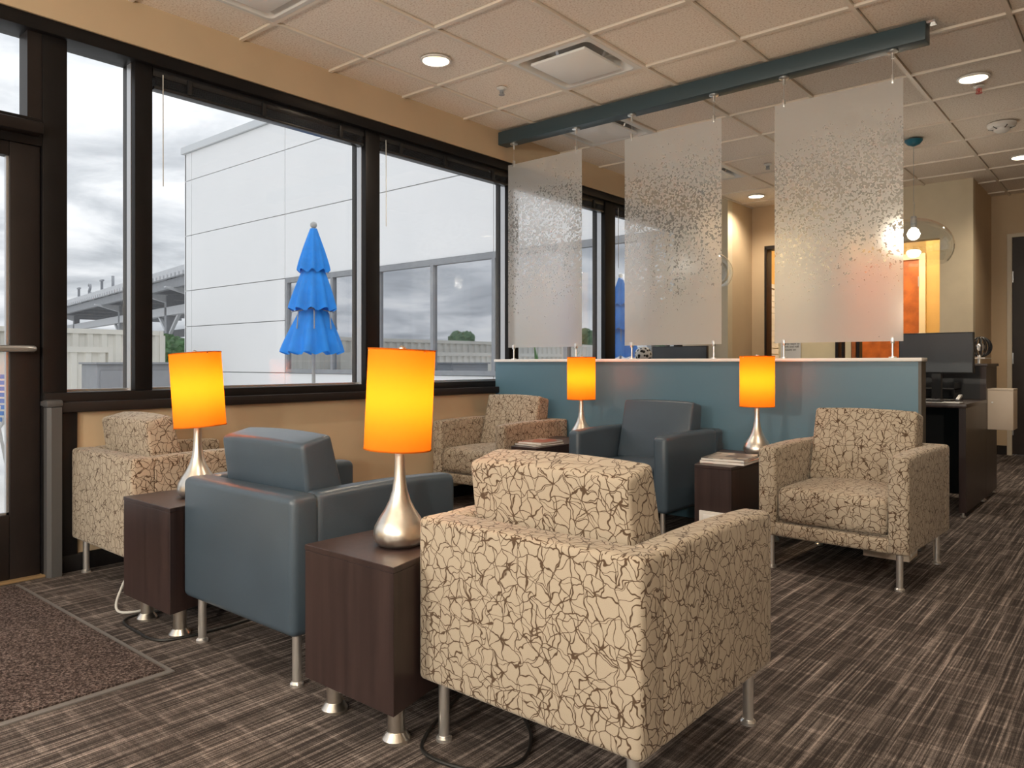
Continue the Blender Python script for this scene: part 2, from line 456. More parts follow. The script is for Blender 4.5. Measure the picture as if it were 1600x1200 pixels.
def spline(pts, k=8):
    pts = [Vector(p) for p in pts]; o = []
    P_ = [pts[0]]+pts+[pts[-1]]
    for i in range(1, len(P_)-2):
        a, b, c, d = P_[i-1:i+3]
        for j in range(k):
            t = j/k
            o.append(.5*((2*b)+(c-a)*t+(2*a-5*b+4*c-d)*t*t+(3*b-a-3*c+d)*t**3))
    o.append(pts[-1]); return o
def bar(a, b, w_, h_, bm=None):
    """rectangular bar between two points"""
    bm = bm or bmesh.new(); a = Vector(a); b = Vector(b); d = (b-a).normalized()
    u = d.cross(Vector((0, 0, 1)));
    if u.length < 1e-3: u = Vector((1, 0, 0))
    u.normalize(); v = u.cross(d).normalized()
    q = [(-1, -1), (1, -1), (1, 1), (-1, 1)]
    r0 = [bm.verts.new(a+u*s*w_/2+v*t*h_/2) for s, t in q]; r1 = [bm.verts.new(b+u*s*w_/2+v*t*h_/2) for s, t in q]
    bm.faces.new(r0[::-1]); bm.faces.new(r1)
    for i in range(4): bm.faces.new((r0[i], r0[(i+1) % 4], r1[(i+1) % 4], r1[i]))
    return bm
def ball(r, n=3, ofs=(0, 0, 0), bm=None):
    bm = bm or bmesh.new()
    bmesh.ops.create_icosphere(bm, subdivisions=n, radius=r, matrix=Matrix.Translation(ofs)); return bm
def dup(root, loc, rotz=None, label=None, name=None):
    def cp(o, par):
        c = o.copy(); C.objects.link(c)
        if par: c.parent = par
        for ch in o.children: cp(ch, c)
        return c
    r = cp(root, None); r.location = loc
    if rotz is not None: r.rotation_euler = (0, 0, rotz)
    if label: r['label'] = label
    return r

CEIL = 2.842
WX = -4.0          # inner face of the window wall

# ------------------------------------------------------------------ structure
# floor
fl = obj('floor', B((-4.35, 3.6, -4.2, 12.2, -.12, 0)), 'carpet'); tag(fl, 'brown grey striped carpet tile floor', kind='structure')
# ceiling slab and grid
T = .61; GX, GY = -3.615, 2.28
I0, I1, J0, J1 = -1, 6, -3, 12
xa, xb = -3.95, GX+T*(I1+1)
ya, yb = GY+T*J0, GY+T*(J1+1)
cb = B((-4.35, 3.6, -4.2, 12.2, CEIL+.16, CEIL+.25),
       (-4.35, 3.6, -4.2, ya, CEIL, CEIL+.16), (xb, 3.6, ya, 12.2, CEIL, CEIL+.16), (-4.35, xb, yb, 12.2, CEIL, CEIL+.16))
ceil = obj('ceiling', cb, 'grid', smooth=0); tag(ceil, 'suspended ceiling of speckled beige tiles', kind='structure')
diffuser_cells = {(1, 2), (0, -1), (0, 4), (0, 7)}
down_cells = {(0, 1), (4, 5), (4, 9), (0, 9), (4, 1), (4, -3)}
def tile_bm(x0, x1, y0, y1, hole=0):
    if not hole: return B((x0, x1, y0, y1, 0, .018))
    bm = bmesh.new(); n = 32; cx = (x0+x1)/2; cy = (y0+y1)/2; hw = (x1-x0)/2; hh = (y1-y0)/2
    o_, i_ = [], []
    for k in range(n):
        a = 2*PI*(k+.5)/n; c, s = math.cos(a), math.sin(a); m = 1/max(abs(c), abs(s))
        for z in (0,):
            o_.append(bm.verts.new((cx+hw*c*m, cy+hh*s*m, 0))); i_.append(bm.verts.new((cx+hole*c, cy+hole*s, 0)))
    i2 = [bm.verts.new((v.co.x, v.co.y, .018)) for v in i_]
    for k in range(n):
        j = (k+1) % n
        bm.faces.new((o_[k], o_[j], i_[j], i_[k])); bm.faces.new((i_[k], i_[j], i2[j], i2[k]))
    # corner fills
    for sx, sy in ((1, 1), (-1, 1), (-1, -1), (1, -1)):
        near = sorted(o_, key=lambda v: (v.co.x-cx-sx*hw)**2+(v.co.y-cy-sy*hh)**2)[:2]
        bm.faces.new((near[0], near[1], bm.verts.new((cx+sx*hw, cy+sy*hh, 0))))
    return bm
g = .0165
std = mesh('ceiling_tile', tile_bm(g, T-g, g, T-g), 'ceiling_tile', 0)
cut = mesh('ceiling_tile_cut', tile_bm(xa-(GX-T)+0, T-g, g, T-g), 'ceiling_tile', 0)
holed = mesh('ceiling_tile_holed', tile_bm(g, T-g, g, T-g, .078), 'ceiling_tile', 0)
for i in range(I0, I1+1):
    for j in range(J0, J1+1):
        if (i, j) in diffuser_cells: continue
        me = cut if i == -1 else holed if (i, j) in down_cells else std
        obj('ceiling_tile', me, None, ceil, (GX+i*T, GY+j*T, CEIL+.013))
for i in range(I0+1, I1+2):
    x = GX+i*T; obj('grid_runner', B((x-.0115, x+.0115, ya, yb, CEIL, CEIL+.03)), 'grid', ceil, smooth=0)
for j in range(J0, J1+2):
    y = GY+j*T; obj('grid_runner', B((xa, xb, y-.0115, y+.0115, CEIL+.0005, CEIL+.03)), 'grid', ceil, smooth=0)

# window wall: header, low wall, piers
wl = obj('wall_left', B((-4.3, -3.95, -4.2, 8.03, 2.632, CEIL+.16)), 'wall'); tag(wl, 'tan painted wall above and below the windows', kind='structure')
obj('low_wall', B((-4.22, -3.99, 1.43, 8.03, 0, .775)), 'wall', wl)
obj('low_wall', B((-4.22, -3.99, -4.2, .20, 0, .775)), 'wall', wl)
obj('wall_return', B((-4.3, -3.62, 8.03, 8.15, 0, CEIL+.16)), 'wall_pale', wl)
# frame members
fr = []
def struct(name, bm, mat, label, **k):
    return tag(obj(name, bm, mat, smooth=k.pop('smooth', 35), **k), label, kind='structure')
tr = struct('trim_1', B((-4.14, -3.96, -4.2, 8.03, 2.565, 2.632), bev=.004), 'black_frame', 'black window head frame running under the tan header')
obj('sill_rail', B((-4.14, -3.985, 1.29, 8.03, .80, .868), bev=.004), 'black_frame', tr)
obj('cap_rail', B((-4.14, -3.945, 1.34, 8.03, .772, .822), bev=.006), 'dark_bar', tr)
obj('base_rail', B((-4.1, -3.975, 1.34, 8.03, 0, .085), bev=.004), 'black_frame', tr)
obj('end_rail', B((-4.1, -3.97, 1.36, 1.43, .085, .772), bev=.004), 'black_frame', tr)
pst = struct('trim_2', prism([(-3.945+.0, 0)]*0 or [(-4.02, 1.29), (-3.95, 1.29), (-3.935, 1.305), (-3.935, 1.35), (-4.02, 1.35)], 0, .80, 'z'), 'grey_post', 'grey corner post at the end of the low wall')
obj('post_cap', B((-4.03, -3.93, 1.283, 1.357, .80, .835), bev=.012), 'grey_post', pst)
mull = [(1.285, 1.392, 0), (1.71, 1.80, .868), (3.207, 3.327, .868), (4.68, 4.80, .868), (6.10, 6.28, .868), (7.55, 7.67, .868), (.22, .30, 0), (-1.6, -1.5, .868), (-4.2, -4.1, 0)]
for y0, y1, z0 in mull:
    obj('mullion', B((-4.14, -3.99, y0, y1, z0, 2.565), bev=.004), 'black_frame', tr)
    obj('glazing_channel', B((-4.082, -4.035, y0-.003, y0, max(z0, .868), 2.565)), 'alu', tr)
# windows
wins = [(1.392, 1.71), (1.80, 3.207), (3.327, 4.68), (4.80, 6.10), (6.28, 7.55), (-1.5, .22), (-4.1, -1.6)]
for k, (y0, y1) in enumerate(wins):
    wn_ = thing('window_%d' % (k+1), (-4.09, (y0+y1)/2, .868), ['narrow window pane beside the glass door', 'wide window pane showing the blue umbrella', 'wide window pane before the frosted panels', 'window pane behind the first frosted panel', 'window pane behind the second frosted panel', 'window pane before the door', 'last window pane along the wall'][k], kind='structure')
    obj('pane', B((-4.098, -4.088, y0, y1, .868, 2.565)), 'glass', wn_, world=True, smooth=0)
    obj('bead', B((-4.11, -4.06, y0, y1, .868, .880)), 'alu', wn_, world=True, smooth=0)
# glass entrance door
dr = thing('door_1', (-4.02, .79, 0), 'black framed glass entrance door with push bar', kind='structure')
obj('stile', B((-4.06, -4.005, 1.155, 1.28, .01, 2.03), bev=.004), 'dark_bar', dr, world=True)
obj('stile', B((-4.06, -4.005, .305, .43, .01, 2.03), bev=.004), 'dark_bar', dr, world=True)
obj('bottom_rail', B((-4.06, -4.005, .43, 1.155, .01, .31), bev=.004), 'dark_bar', dr, world=True)
obj('top_rail', B((-4.06, -4.005, .43, 1.155, 1.965, 2.03), bev=.004), 'dark_bar', dr, world=True)
obj('pane', B((-4.036, -4.028, .43, 1.155, .31, 1.965)), 'glass', dr, world=True, smooth=0)
bd = obj('glazing_bead', B((-4.045, -4.02, 1.145, 1.155, .31, 1.965), (-4.045, -4.02, .43, 1.155, .31, .32)), 'alu', dr, world=True, smooth=0)
obj('push_bar', tube([(-4.0, 1.245, 1.075), (-3.955, 1.235, 1.075), (-3.94, 1.20, 1.075), (-3.94, .36, 1.075), (-4.0, .34, 1.075)], .016, 10), 'alu', dr, world=True)
obj('closer', B((-4.0, -3.915, .36, 1.268, 2.07, 2.125), bev=.008), 'dark_bar', dr, world=True)
obj('transom_bar', B((-4.12, -3.99, .30, 1.285, 2.03, 2.16), bev=.004), 'black_frame', tr)
tw = thing('window_8', (-4.09, .79, 2.16), 'transom pane above the glass door', kind='structure')
obj('pane', B((-4.098, -4.088, .30, 1.25, 2.16, 2.565)), 'glass', tw, world=True, smooth=0)
obj('bead', B((-4.11, -4.0, 1.225, 1.285, 2.16, 2.565)), 'dark_bar', tw, world=True, smooth=0)
struct('trim_3', B((-4.2, -3.97, .25, 1.30, 0, .012), bev=.004), 'threshold', 'brown metal threshold under the glass door')

# other walls
struct('wall_right', B((3.5, 3.62, -4.2, 12.2, 0, CEIL+.16)), 'wall', 'tan wall on the far right side')
# back wall with large glazing (daylight behind the viewer)
wb = struct('wall_back', B((-4.35, -3.4, -4.35, -4.2, 0, CEIL+.16), (2.9, 3.6, -4.35, -4.2, 0, CEIL+.16), (-3.4, 2.9, -4.35, -4.2, 0, .3), (-3.4, 2.9, -4.35, -4.2, 2.6, CEIL+.16)), 'wall', 'tan wall with broad glazing behind the viewer', smooth=0)
obj('mullion', B((-1.35, -1.25, -4.34, -4.22, .3, 2.6)), 'black_frame', wb); obj('mullion', B((.75, .85, -4.34, -4.22, .3, 2.6)), 'black_frame', wb)
# reception back walls
Y2 = 8.70
wf = struct('wall_far', B((-3.74, -3.62, 8.15, 10.9, 0, CEIL+.16), smooth=0) if False else B((-3.74, -3.62, 8.15, Y2, 0, CEIL+.16)), 'wall', 'tan wall of the recess behind the reception')
obj('wall_segment', B((-3.74, -3.45, Y2, Y2+.12, 0, CEIL+.16)), 'wall', wf)
obj('wall_segment', B((-3.45, -3.30, Y2, Y2+.12, 2.36, CEIL+.16)), 'wall', wf)
obj('wall_segment', B((-3.30, -2.66, Y2, Y2+.12, 0, CEIL+.16)), 'wall_cream', wf)
obj('wall_segment', B((-2.66, -1.64, Y2, Y2+.12, 2.285, CEIL+.16)), 'wall_pale', wf)
obj('wall_segment', B((-1.64, -1.345, Y2, Y2+.12, 0, CEIL+.16)), 'wall_pale', wf)
obj('wall_segment', B((-1.46, -1.345, Y2+.12, 9.83, 0, CEIL+.16)), 'wall', wf)
obj('wall_segment', B((-1.46, -1.19, 9.83, 9.95, 0, CEIL+.16)), 'wall', wf)
obj('wall_segment', B((-1.19, -.20, 9.83, 9.95, 2.42, CEIL+.16)), 'wall', wf)
obj('wall_segment', B((-.20, 3.6, 9.83, 9.95, 0, CEIL+.16)), 'wall', wf)
obj('baseboard', B((-1.345, -1.335, Y2, 9.83, 0, .1)), 'dark_bar', wf)
obj('baseboard', B((-1.335, -1.20, 9.82, 9.83, 0, .1)), 'dark_bar', wf)
# dark door at far right
d2 = thing('door_2', (-.7, 9.83, 0), 'dark brown door in a pale frame at the far right', kind='structure')
obj('leaf', B((-1.15, -.25, 9.845, 9.89, .01, 2.38)), 'dark_door', d2, world=True)
obj('casing', B((-1.195, -1.15, 9.80, 9.93, 0, 2.42), (-.25, -.205, 9.80, 9.93, 0, 2.42), (-1.15, -.25, 9.80, 9.93, 2.38, 2.42)), 'door_trim', d2, world=True, smooth=0)
for z in (.28, 1.06, 1.95): obj('hinge', B((-1.153, -1.140, 9.825, 9.85, z-.06, z+.06)), 'alu', d2, world=True)
# left opening: jamb, ochre room, window with white blinds
jb = struct('trim_4', B((-3.46, -3.435, Y2-.02, Y2+.14, 0, 2.36), (-3.46, -3.30, Y2-.02, Y2+.14, 2.34, 2.38)), 'dark_bar', 'dark frame of the opening behind the reception', smooth=0)
wr = struct('wall_backroom', B((-3.74, -3.62, Y2+.12, 10.7, 0, CEIL+.16), (-3.62, -1.46, 10.6, 10.7, 0, CEIL+.16), (-1.47, -1.46, 9.95, 10.6, 0, CEIL+.16), (-1.5, -1.46, Y2+.12, 9.95, 0, CEIL+.16)), 'wall_ochre', 'ochre wall of the back room', smooth=0)
wnb = thing('window_9', (-3.62, 9.4, .6), 'window with closed white slat blind in the back room', kind='structure')
slm = mesh('blind_slat', hexa([(.018, -.5, -.036), (.018, .5, -.036), (.004, .5, .040), (.004, -.5, .040), (.022, -.5, -.036), (.022, .5, -.036), (.008, .5, .040), (.008, -.5, .040)]), 'paper', 0)
for q in range(18): obj('blind_slat', slm, None, wnb, (0, 0, .05+q*.073))
obj('headrail', B((0, .035, -.51, .51, 1.34, 1.39)), 'paper', wnb, smooth=0)
# orange wooden door deeper in the back room
d3 = thing('door_3', (-2.6, 10.2, 0), 'orange brown wooden door in a cream frame in the back room', kind='structure')
obj('leaf', B((-2.95, -2.14, 10.2, 10.245, .01, 2.27)), 'orange_door', d3, world=True)
obj('casing', B((-2.14, -2.07, 10.17, 10.27, 0, 2.34), (-3.02, -2.95, 10.17, 10.27, 0, 2.34), (-2.95, -2.14, 10.17, 10.27, 2.27, 2.34)), 'wall_cream', d3, world=True, smooth=0)
for z in (.3, 1.30, 2.0): obj('hinge', B((-2.15, -2.135, 10.17, 10.2, z-.06, z+.06)), 'alu', d3, world=True)
obj('wall_segment', B((-2.07, -1.5, 10.2, 10.3, 0, CEIL+.16), (-3.62, -3.02, 10.55, 10.56, 2.05, 2.5)), 'wall_ochre', wr, smooth=0)
sl = struct('trim_5', B((-2.66, -2.63, Y2-.02, Y2+.13, 0, 2.285), (-2.60, -2.575, Y2, Y2+.1, 0, 2.285)), 'dark_bar', 'dark frame strips beside the cream pier', smooth=0)
obj('cream_strip', B((-2.56, -2.50, Y2, Y2+.1, 0, 2.285)), 'wall_cream', sl)
obj('brown_strip', B((-2.49, -2.45, Y2-.01, Y2+.1, 0, 2.285)), 'orange_door', sl)
obj('dark_strip', B((-2.44, -2.41, Y2-.01, Y2+.1, 0, 2.285)), 'dark_bar', sl)

# ------------------------------------------------------------------ ceiling fixtures
def cell(i, j): return (GX+(i+.5)*T, GY+(j+.5)*T)
def diffuser(i, j, label):
    x, y = cell(i, j); t = thing('air_diffuser', (x, y, CEIL), label, 'air diffuser', 'square ceiling air diffusers')
    bm = bmesh.new(); prof = [(.292, .012), (.292, 0), (.262, -.004), (.215, .045), (.20, .10)]
    rings = []
    for r, z in prof:
        ring = []
        for q in range(4):
            a = PI/4+q*PI/2; cr = .0 if r > .28 else .12*r
            c = Vector((math.copysign(r, math.cos(a)), math.copysign(r, math.sin(a)), z))
            d1 = Vector((0, -math.copysign(1, c.y), 0)); d2_ = Vector((-math.copysign(1, c.x), 0, 0))
            if q % 2: d1, d2_ = d2_, d1
            for s in range(4):
                th = s/3*PI/2
                ring.append(bm.verts.new(c+d1*cr*(1-math.sin(th))+d2_*cr*(1-math.cos(th))))
        rings.append(ring)
    for a, b in zip(rings, rings[1:]):
        for s in range(16): bm.faces.new((a[s], a[(s+1) % 16], b[(s+1) % 16], b[s]))
    bm.faces.new(rings[-1])
    obj('frame_cone', bm, 'white_plastic', t)
    obj('plaque', B((-.20, .20, -.20, .20, -.012, .004), bev=.003), 'enamel_white', t)
    for sx, sy in ((0, .205), (.205, 0), (0, -.205), (-.205, 0)):
        obj('bracket', bar((sx*.93, sy*.93, .004), (sx*1.05, sy*1.05, .05), .02, .003), 'alu', t)
    return t
diffuser(1, 2, 'square plaque air diffuser in front of the blue ceiling beam')
diffuser(0, -1, 'square air diffuser at the top left edge of the ceiling')
diffuser(0, 4, 'square air diffuser just behind the blue ceiling beam')
diffuser(0, 7, 'far air diffuser seen between the second and third frosted panels')
def downlight(i, j, label, power):
    x, y = cell(i, j); t = thing('downlight', (x, y, CEIL), label, 'downlight', 'round recessed downlights')
    obj('trim_ring', lathe([(.078, .012), (.078, .0), (.084, -.004), (.094, -.002), (.094, .006)], 36, close=False), 'white_plastic', t)
    obj('reflector', lathe([(.078, .006), (.074, .03), (.062, .07), (.045, .10)], 36, close=False), 'bright_reflector', t)
    obj('lens', lathe([(.045, .094), (.0005, .0945)], 24, close=False), 'lens', t)
    l = bpy.data.lights.new('downlight_beam', 'SPOT'); l.energy = power; l.color = (1, .84, .64)
    l.spot_size = math.radians(140); l.spot_blend = .8; l.shadow_soft_size = .04
    lo = bpy.data.objects.new('downlight_beam', l); C.objects.link(lo); lo.parent = t; lo.location = (0, 0, .045)
    return t
DP = 60
downlight(0, 1, 'lit recessed downlight over the window side seating', DP)
downlight(4, 5, 'lit recessed downlight right of the blue beam, next to a red sprinkler', DP)
downlight(4, 9, 'lit recessed downlight at the far right edge', DP)
downlight(0, 9, 'lit recessed downlight in the far recess', DP)
downlight(4, 1, 'recessed downlight over the carpet nearest the viewer', DP)
downlight(4, -3, 'recessed downlight behind the viewer', DP)
def sprinkler(x, y, label, mat='alu'):
    t = thing('sprinkler', (x, y, CEIL+.004), label, 'sprinkler')
    obj('escutcheon', lathe([(.034, .002), (.034, -.004), (.018, -.008), (.014, -.012)], 24), 'white_plastic', t)
    obj('head', lathe([(.010, -.01), (.010, -.03), (.006, -.034), (.006, -.042)], 12), mat, t)
    obj('deflector', lathe([(.020, -.042), (.020, -.045)], 12), mat, t)
    for sx in (-.014, .014): obj('arm', B((sx-.002, sx+.002, -.003, .003, -.042, -.01)), mat, t)
sprinkler(*cell(0, 2), 'sprinkler head with dark deflector near the lit downlight', 'steel_grey')
sprinkler(*cell(1, 7), 'far sprinkler head between the second and third frosted panels', 'steel_grey')
pbr('red_paint', (.55, .12, .10), .5)
sprinkler(-.868, 5.83, 'small red tipped sprinkler just under the right downlight', 'red_paint')
x, y = cell(4, 7)
t = thing('smoke_detector', (x, y, CEIL+.002), 'round white smoke detector on the right part of the ceiling', 'smoke detector')
obj('base', lathe([(.098, .004), (.098, -.012), (.085, -.03), (.07, -.034)], 36), 'white_plastic', t)
obj('sensor_dome', lathe([(.055, -.034), (.052, -.05), (.035, -.062), (.012, -.066)], 30), 'white_plastic', t)
for q in range(6):
    a = q*PI/3; obj('vent_rib', bar((.05*math.cos(a), .05*math.sin(a), -.036), (.088*math.cos(a), .088*math.sin(a), -.024), .008, .012), 'edge_grey', t)

# beam
bmx = thing('ceiling_beam', (-2.43, 4.548, CEIL), 'long blue grey beam under the ceiling carrying the frosted panels', 'beam')
obj('body', B((-3.948, -.915, 4.495, 4.60, CEIL-.104, CEIL-.004), bev=.002), 'blue_beam', bmx, world=True)
obj('end_plate', B((-.915, -.875, 4.52, 4.575, CEIL-.012, CEIL)), 'alu', bmx, world=True)
# divider
dv = thing('divider', (-2.45, 4.55, 0), 'low blue partition with white cap behind the armchairs', 'partition')
obj('panel', B((-3.985, -.95, 4.505, 4.60, .0, 1.018)), 'blue_laminate', dv, world=True, smooth=0)
obj('cap', B((-3.985, -.93, 4.485, 4.62, 1.018, 1.038), bev=.002), 'white_laminate', dv, world=True)
obj('end_trim', B((-.95, -.935, 4.50, 4.605, 0, 1.018)), 'edge_grey', dv, world=True)
# frosted panels
for k, (x0, x1, lab) in enumerate(((-3.884, -3.175, 'frosted glass panel nearest the window, speckled white print'), (-2.81, -2.09, 'middle frosted glass panel with speckled band'), (-1.747, -1.033, 'frosted glass panel farthest from the window, above the right armchair'))):
    t = thing('frosted_panel', (x0, 4.548, 1.13), lab, 'glass panel', 'hanging frosted glass panels')
    wd = x1-x0
    gsh = obj('glass_sheet', B((0, wd, -.005, .005, 0, 1.445)), 'frosted_print_glass', t, smooth=0)
    gsh.data.materials.append(MATS['glass'])
    for p_ in gsh.data.polygons: p_.material_index = 0 if p_.normal.y < -.5 else 1
    for xx in (.055, wd-.055):
        hgr = obj('hanger', tube([(xx, 0, 1.45), (xx, 0, CEIL-.104-1.13)], .0022, 6), 'chrome', t)
        obj('ceiling_disc', lathe([(.03, 0), (.03, -.008), (.008, -.014), (.008, -.045)], 20, ofs=(xx, 0, CEIL-.104-1.13)), 'chrome', hgr)
        obj('clip', B((xx-.006, xx+.006, -.011, .011, 1.425, 1.475), bev=.002), 'chrome', hgr)
        st = obj('standoff', lathe([(.02, -.092), (.02, -.086), (.006, -.084), (.006, .0)], 16, ofs=(xx, 0, 0)), 'chrome', t)
        obj('clip', B((xx-.008, xx+.008, -.012, .012, -.012, .022), bev=.002), 'chrome', st)

# ------------------------------------------------------------------ blinds
def blind(y0, y1, label):
    t = thing('window_blind', (-4.0, (y0+y1)/2, 2.565), label, 'window blind', 'raised black venetian blinds')
    L = (y1-y0)/2-.005
    obj('headrail', B((-.055, .0, -L, L, -.045, 0), bev=.003), 'dark_slat', t)
    for q in range(6):
        obj('slat', B((-.055, .002, -L+.01, L-.01, -.051-q*.0075, -.0485-q*.0075)), 'dark_slat', t, smooth=0)
    obj('bottom_rail', B((-.055, .004, -L+.006, L-.006, -.112, -.094), bev=.003), 'dark_slat', t)
    for yy in (-L*.72, -.05, L*.72):
        obj('bracket', B((-.02, .012, yy-.012, yy+.012, -.10, -.02), bev=.002), 'black_plastic', t)
    obj('wand', tube([(.008, -L+.05, -.03), (.01, -L+.05, -.62)], .0028, 6), 'cable_white', t)
    return t
blind(1.80, 3.207, 'raised black blind at the top of the umbrella window')
blind(3.327, 4.68, 'raised black blind at the top of the window before the frosted panels')
blind(4.80, 6.10, 'raised black blind behind the first frosted panel')
blind(6.28, 7.55, 'raised black blind behind the second frosted panel')
t = thing('blind_cord', (-3.97, 3.33, .52), 'thin dark blind cord with tassel hanging down the low wall', 'cord')
obj('cord', tube([(-.0, 0, .06), (.0, .002, .30)], .002, 6), 'cable_black', t)
obj('tassel', lathe([(.002, .065), (.006, .055), (.009, .02), (.008, 0)], 10), 'cable_black', t)

# ------------------------------------------------------------------ armchairs
def make_chair(name, mat, label, group):
    W, D, z0, z1 = .685, .715, .165, .60
    pat = mat == 'fabric'; e = .018 if pat else .026
    t = thing(name, (0, 0, 0), label, 'armchair', group)
    h2, d2_ = W/2, D/2; at = .088
    def part(n, bm): return obj(n, bm, mat, t, smooth=50, uv=True)
    # back shell: the whole width at the rear
    pr = [(-d2_, z0), (-d2_+.105, z0), (-d2_+.105, z1-.004), (-d2_+.06, z1+.004), (-d2_, z1)]
    part('back_panel', prism([(-d2_, z0), (-d2_+.105, z0), (-d2_+.105, z1), (-d2_, z1)], -h2, h2, 'x', bev=e, seg=4))
    for s in (-1, 1):
        xo, xi = s*h2, s*(h2-at)
        n = 10
        top = [(-d2_+.09+(D-.09)*k/n, z1+.006*math.sin(PI*k/n)-.006*(k/n)**3) for k in range(n+1)]
        poly = [(-d2_+.09, z0), (d2_, z0)]+top[::-1]
        part('arm', prism(poly, min(xo, xi), max(xo, xi), 'x', bev=e, seg=4))
    part('front_rail', B((-h2+at-.01, h2-at+.01, d2_-.10, d2_-.004, z0, .232), bev=.012))
    part('seat_base', B((-h2+at-.005, h2-at+.005, -d2_+.08, d2_-.05, z0+.01, .24)))
    # seat cushion, domed
    sb = B((-h2+at+.003, h2-at-.003, -d2_+.115, d2_-.002, .238, .405), bev=.035, seg=5)
    bmesh.ops.subdivide_edges(sb, edges=[e_ for e_ in sb.edges if e_.calc_length() > .2], cuts=6, use_grid_fill=True)
    for v in sb.verts:
        if v.co.z > .33:
            u_ = v.co.x/(h2-at); w_ = (v.co.y-.05)/(D/2-.06)
            v.co.z += .022*max(0, 1-u_*u_)*max(0, 1-w_*w_)
    part('seat_cushion', sb)
    cw = h2-at-.006; r = -d2_
    bcu = hexa([(-cw, r+.145, .395), (cw, r+.145, .395), (cw, r+.315, .405), (-cw, r+.315, .405),
                (-cw, r+.098, .745), (cw, r+.098, .745), (cw, r+.215, .772), (-cw, r+.215, .772)], bev=.016, seg=4)
    bmesh.ops.subdivide_edges(bcu, edges=[e_ for e_ in bcu.edges if e_.calc_length() > .15], cuts=5, use_grid_fill=True)
    for v in bcu.verts:
        u_ = v.co.x/cw; w_ = (v.co.z-.58)/.18
        if abs(w_) < 1: v.co.y += (.012 if v.co.y > r+.19 else -.002)*(1-u_*u_)*(1-w_*w_)
        if v.co.z > .73: v.co.z += .008*(1-u_*u_)
    part('back_cushion', bcu)
    for sx in (-1, 1):
        for sy in (-1, 1):
            lg = obj('leg', lathe([(.0145, .012), (.0145, .17)], 18, ofs=(sx*(h2-.05), sy*(d2_-.05), 0)), 'chrome', t)
            obj('foot', lathe([(.0215, 0), (.0215, .008), (.016, .014)], 18, ofs=(sx*(h2-.05), sy*(d2_-.05), 0)), 'chrome', lg)
    return t
PG = 'patterned armchairs'; LG = 'blue leather armchairs'
ch = make_chair('patterned_armchair', 'fabric', 'cream armchair with brown line pattern in the foreground, back turned', PG)
ch.location = (-1.152, 1.375+.3575, 0)
dup(ch, (-3.63, 1.40+.3575, 0), math.radians(-.5), 'patterned armchair with back turned beside the glass door, lit orange on one side')
dup(ch, (-1.125, 3.62+.3575, 0), PI-math.radians(2.5), 'patterned armchair facing the viewer at the right, below the third frosted panel')
dup(ch, (-3.60, 3.77+.3575, 0), PI, 'patterned armchair in the far window corner against the blue partition')
lc = make_chair('leather_armchair', 'leather', 'blue grey leather armchair with back turned, between the two foreground side tables', LG)
lc.location = (-2.335, 1.315+.3575, 0); lc.rotation_euler = (0, 0, math.radians(.5))
dup(lc, (-2.385, 3.75+.3575, 0), PI-math.radians(1), 'blue grey leather armchair facing the viewer in front of the blue partition')

# ------------------------------------------------------------------ side tables (wedge plan)
def make_table(label, loc, rotz, outlet):
    """narrow end at local -y (front), wide end at +y; straight side at +x"""
    t = thing('side_table', loc, label, 'side table', 'dark wood wedge side tables', rotz)
    D = .72
    poly = [(.18, -.36), (.18, .36), (-.205, .36), (-.02, -.36)]
    obj('body', prism(poly, .105, .472, 'z', bev=.0015, seg=1), 'espresso_wood', t, smooth=20)
    pt = [(.181, -.361), (.181, .361), (-.206, .361), (-.0205, -.361)]
    obj('table_top', prism(pt, .472, .488, 'z', bev=.0015, seg=1), 'espresso_wood', t, smooth=20)
    for px, py in ((.135, .29), (-.135, .29), (.135, -.29), (.03, -.29)):
        lg = obj('leg', lathe([(.023, .012), (.023, .106)], 22, ofs=(px, py, 0)), 'nickel', t)
        obj('foot', lathe([(.038, 0), (.038, .008), (.025, .026)], 22, ofs=(px, py, 0)), 'nickel', lg)
    if outlet:
        o_ = obj('outlet_plate', B((.01, .15, -.372, -.359, .13, .255), bev=.002), 'white_plastic', t)
        obj('socket_cover', B((.035, .135, -.376, -.371, .15, .238), bev=.002), 'white_laminate', o_)
    return t
make_table('dark wood side table between the foreground patterned armchair and the leather armchair', (-1.677, 1.632, 0), PI, False)
make_table('dark wood side table beside the armchair at the glass door', (-2.885, 1.63, 0), PI, False)
make_table('dark wood side table with white outlet plate left of the right armchair', (-1.775, 3.94, 0), 0, True)
make_table('dark wood side table in the window corner with magazines', (-3.042, 3.97, 0), 0, True)

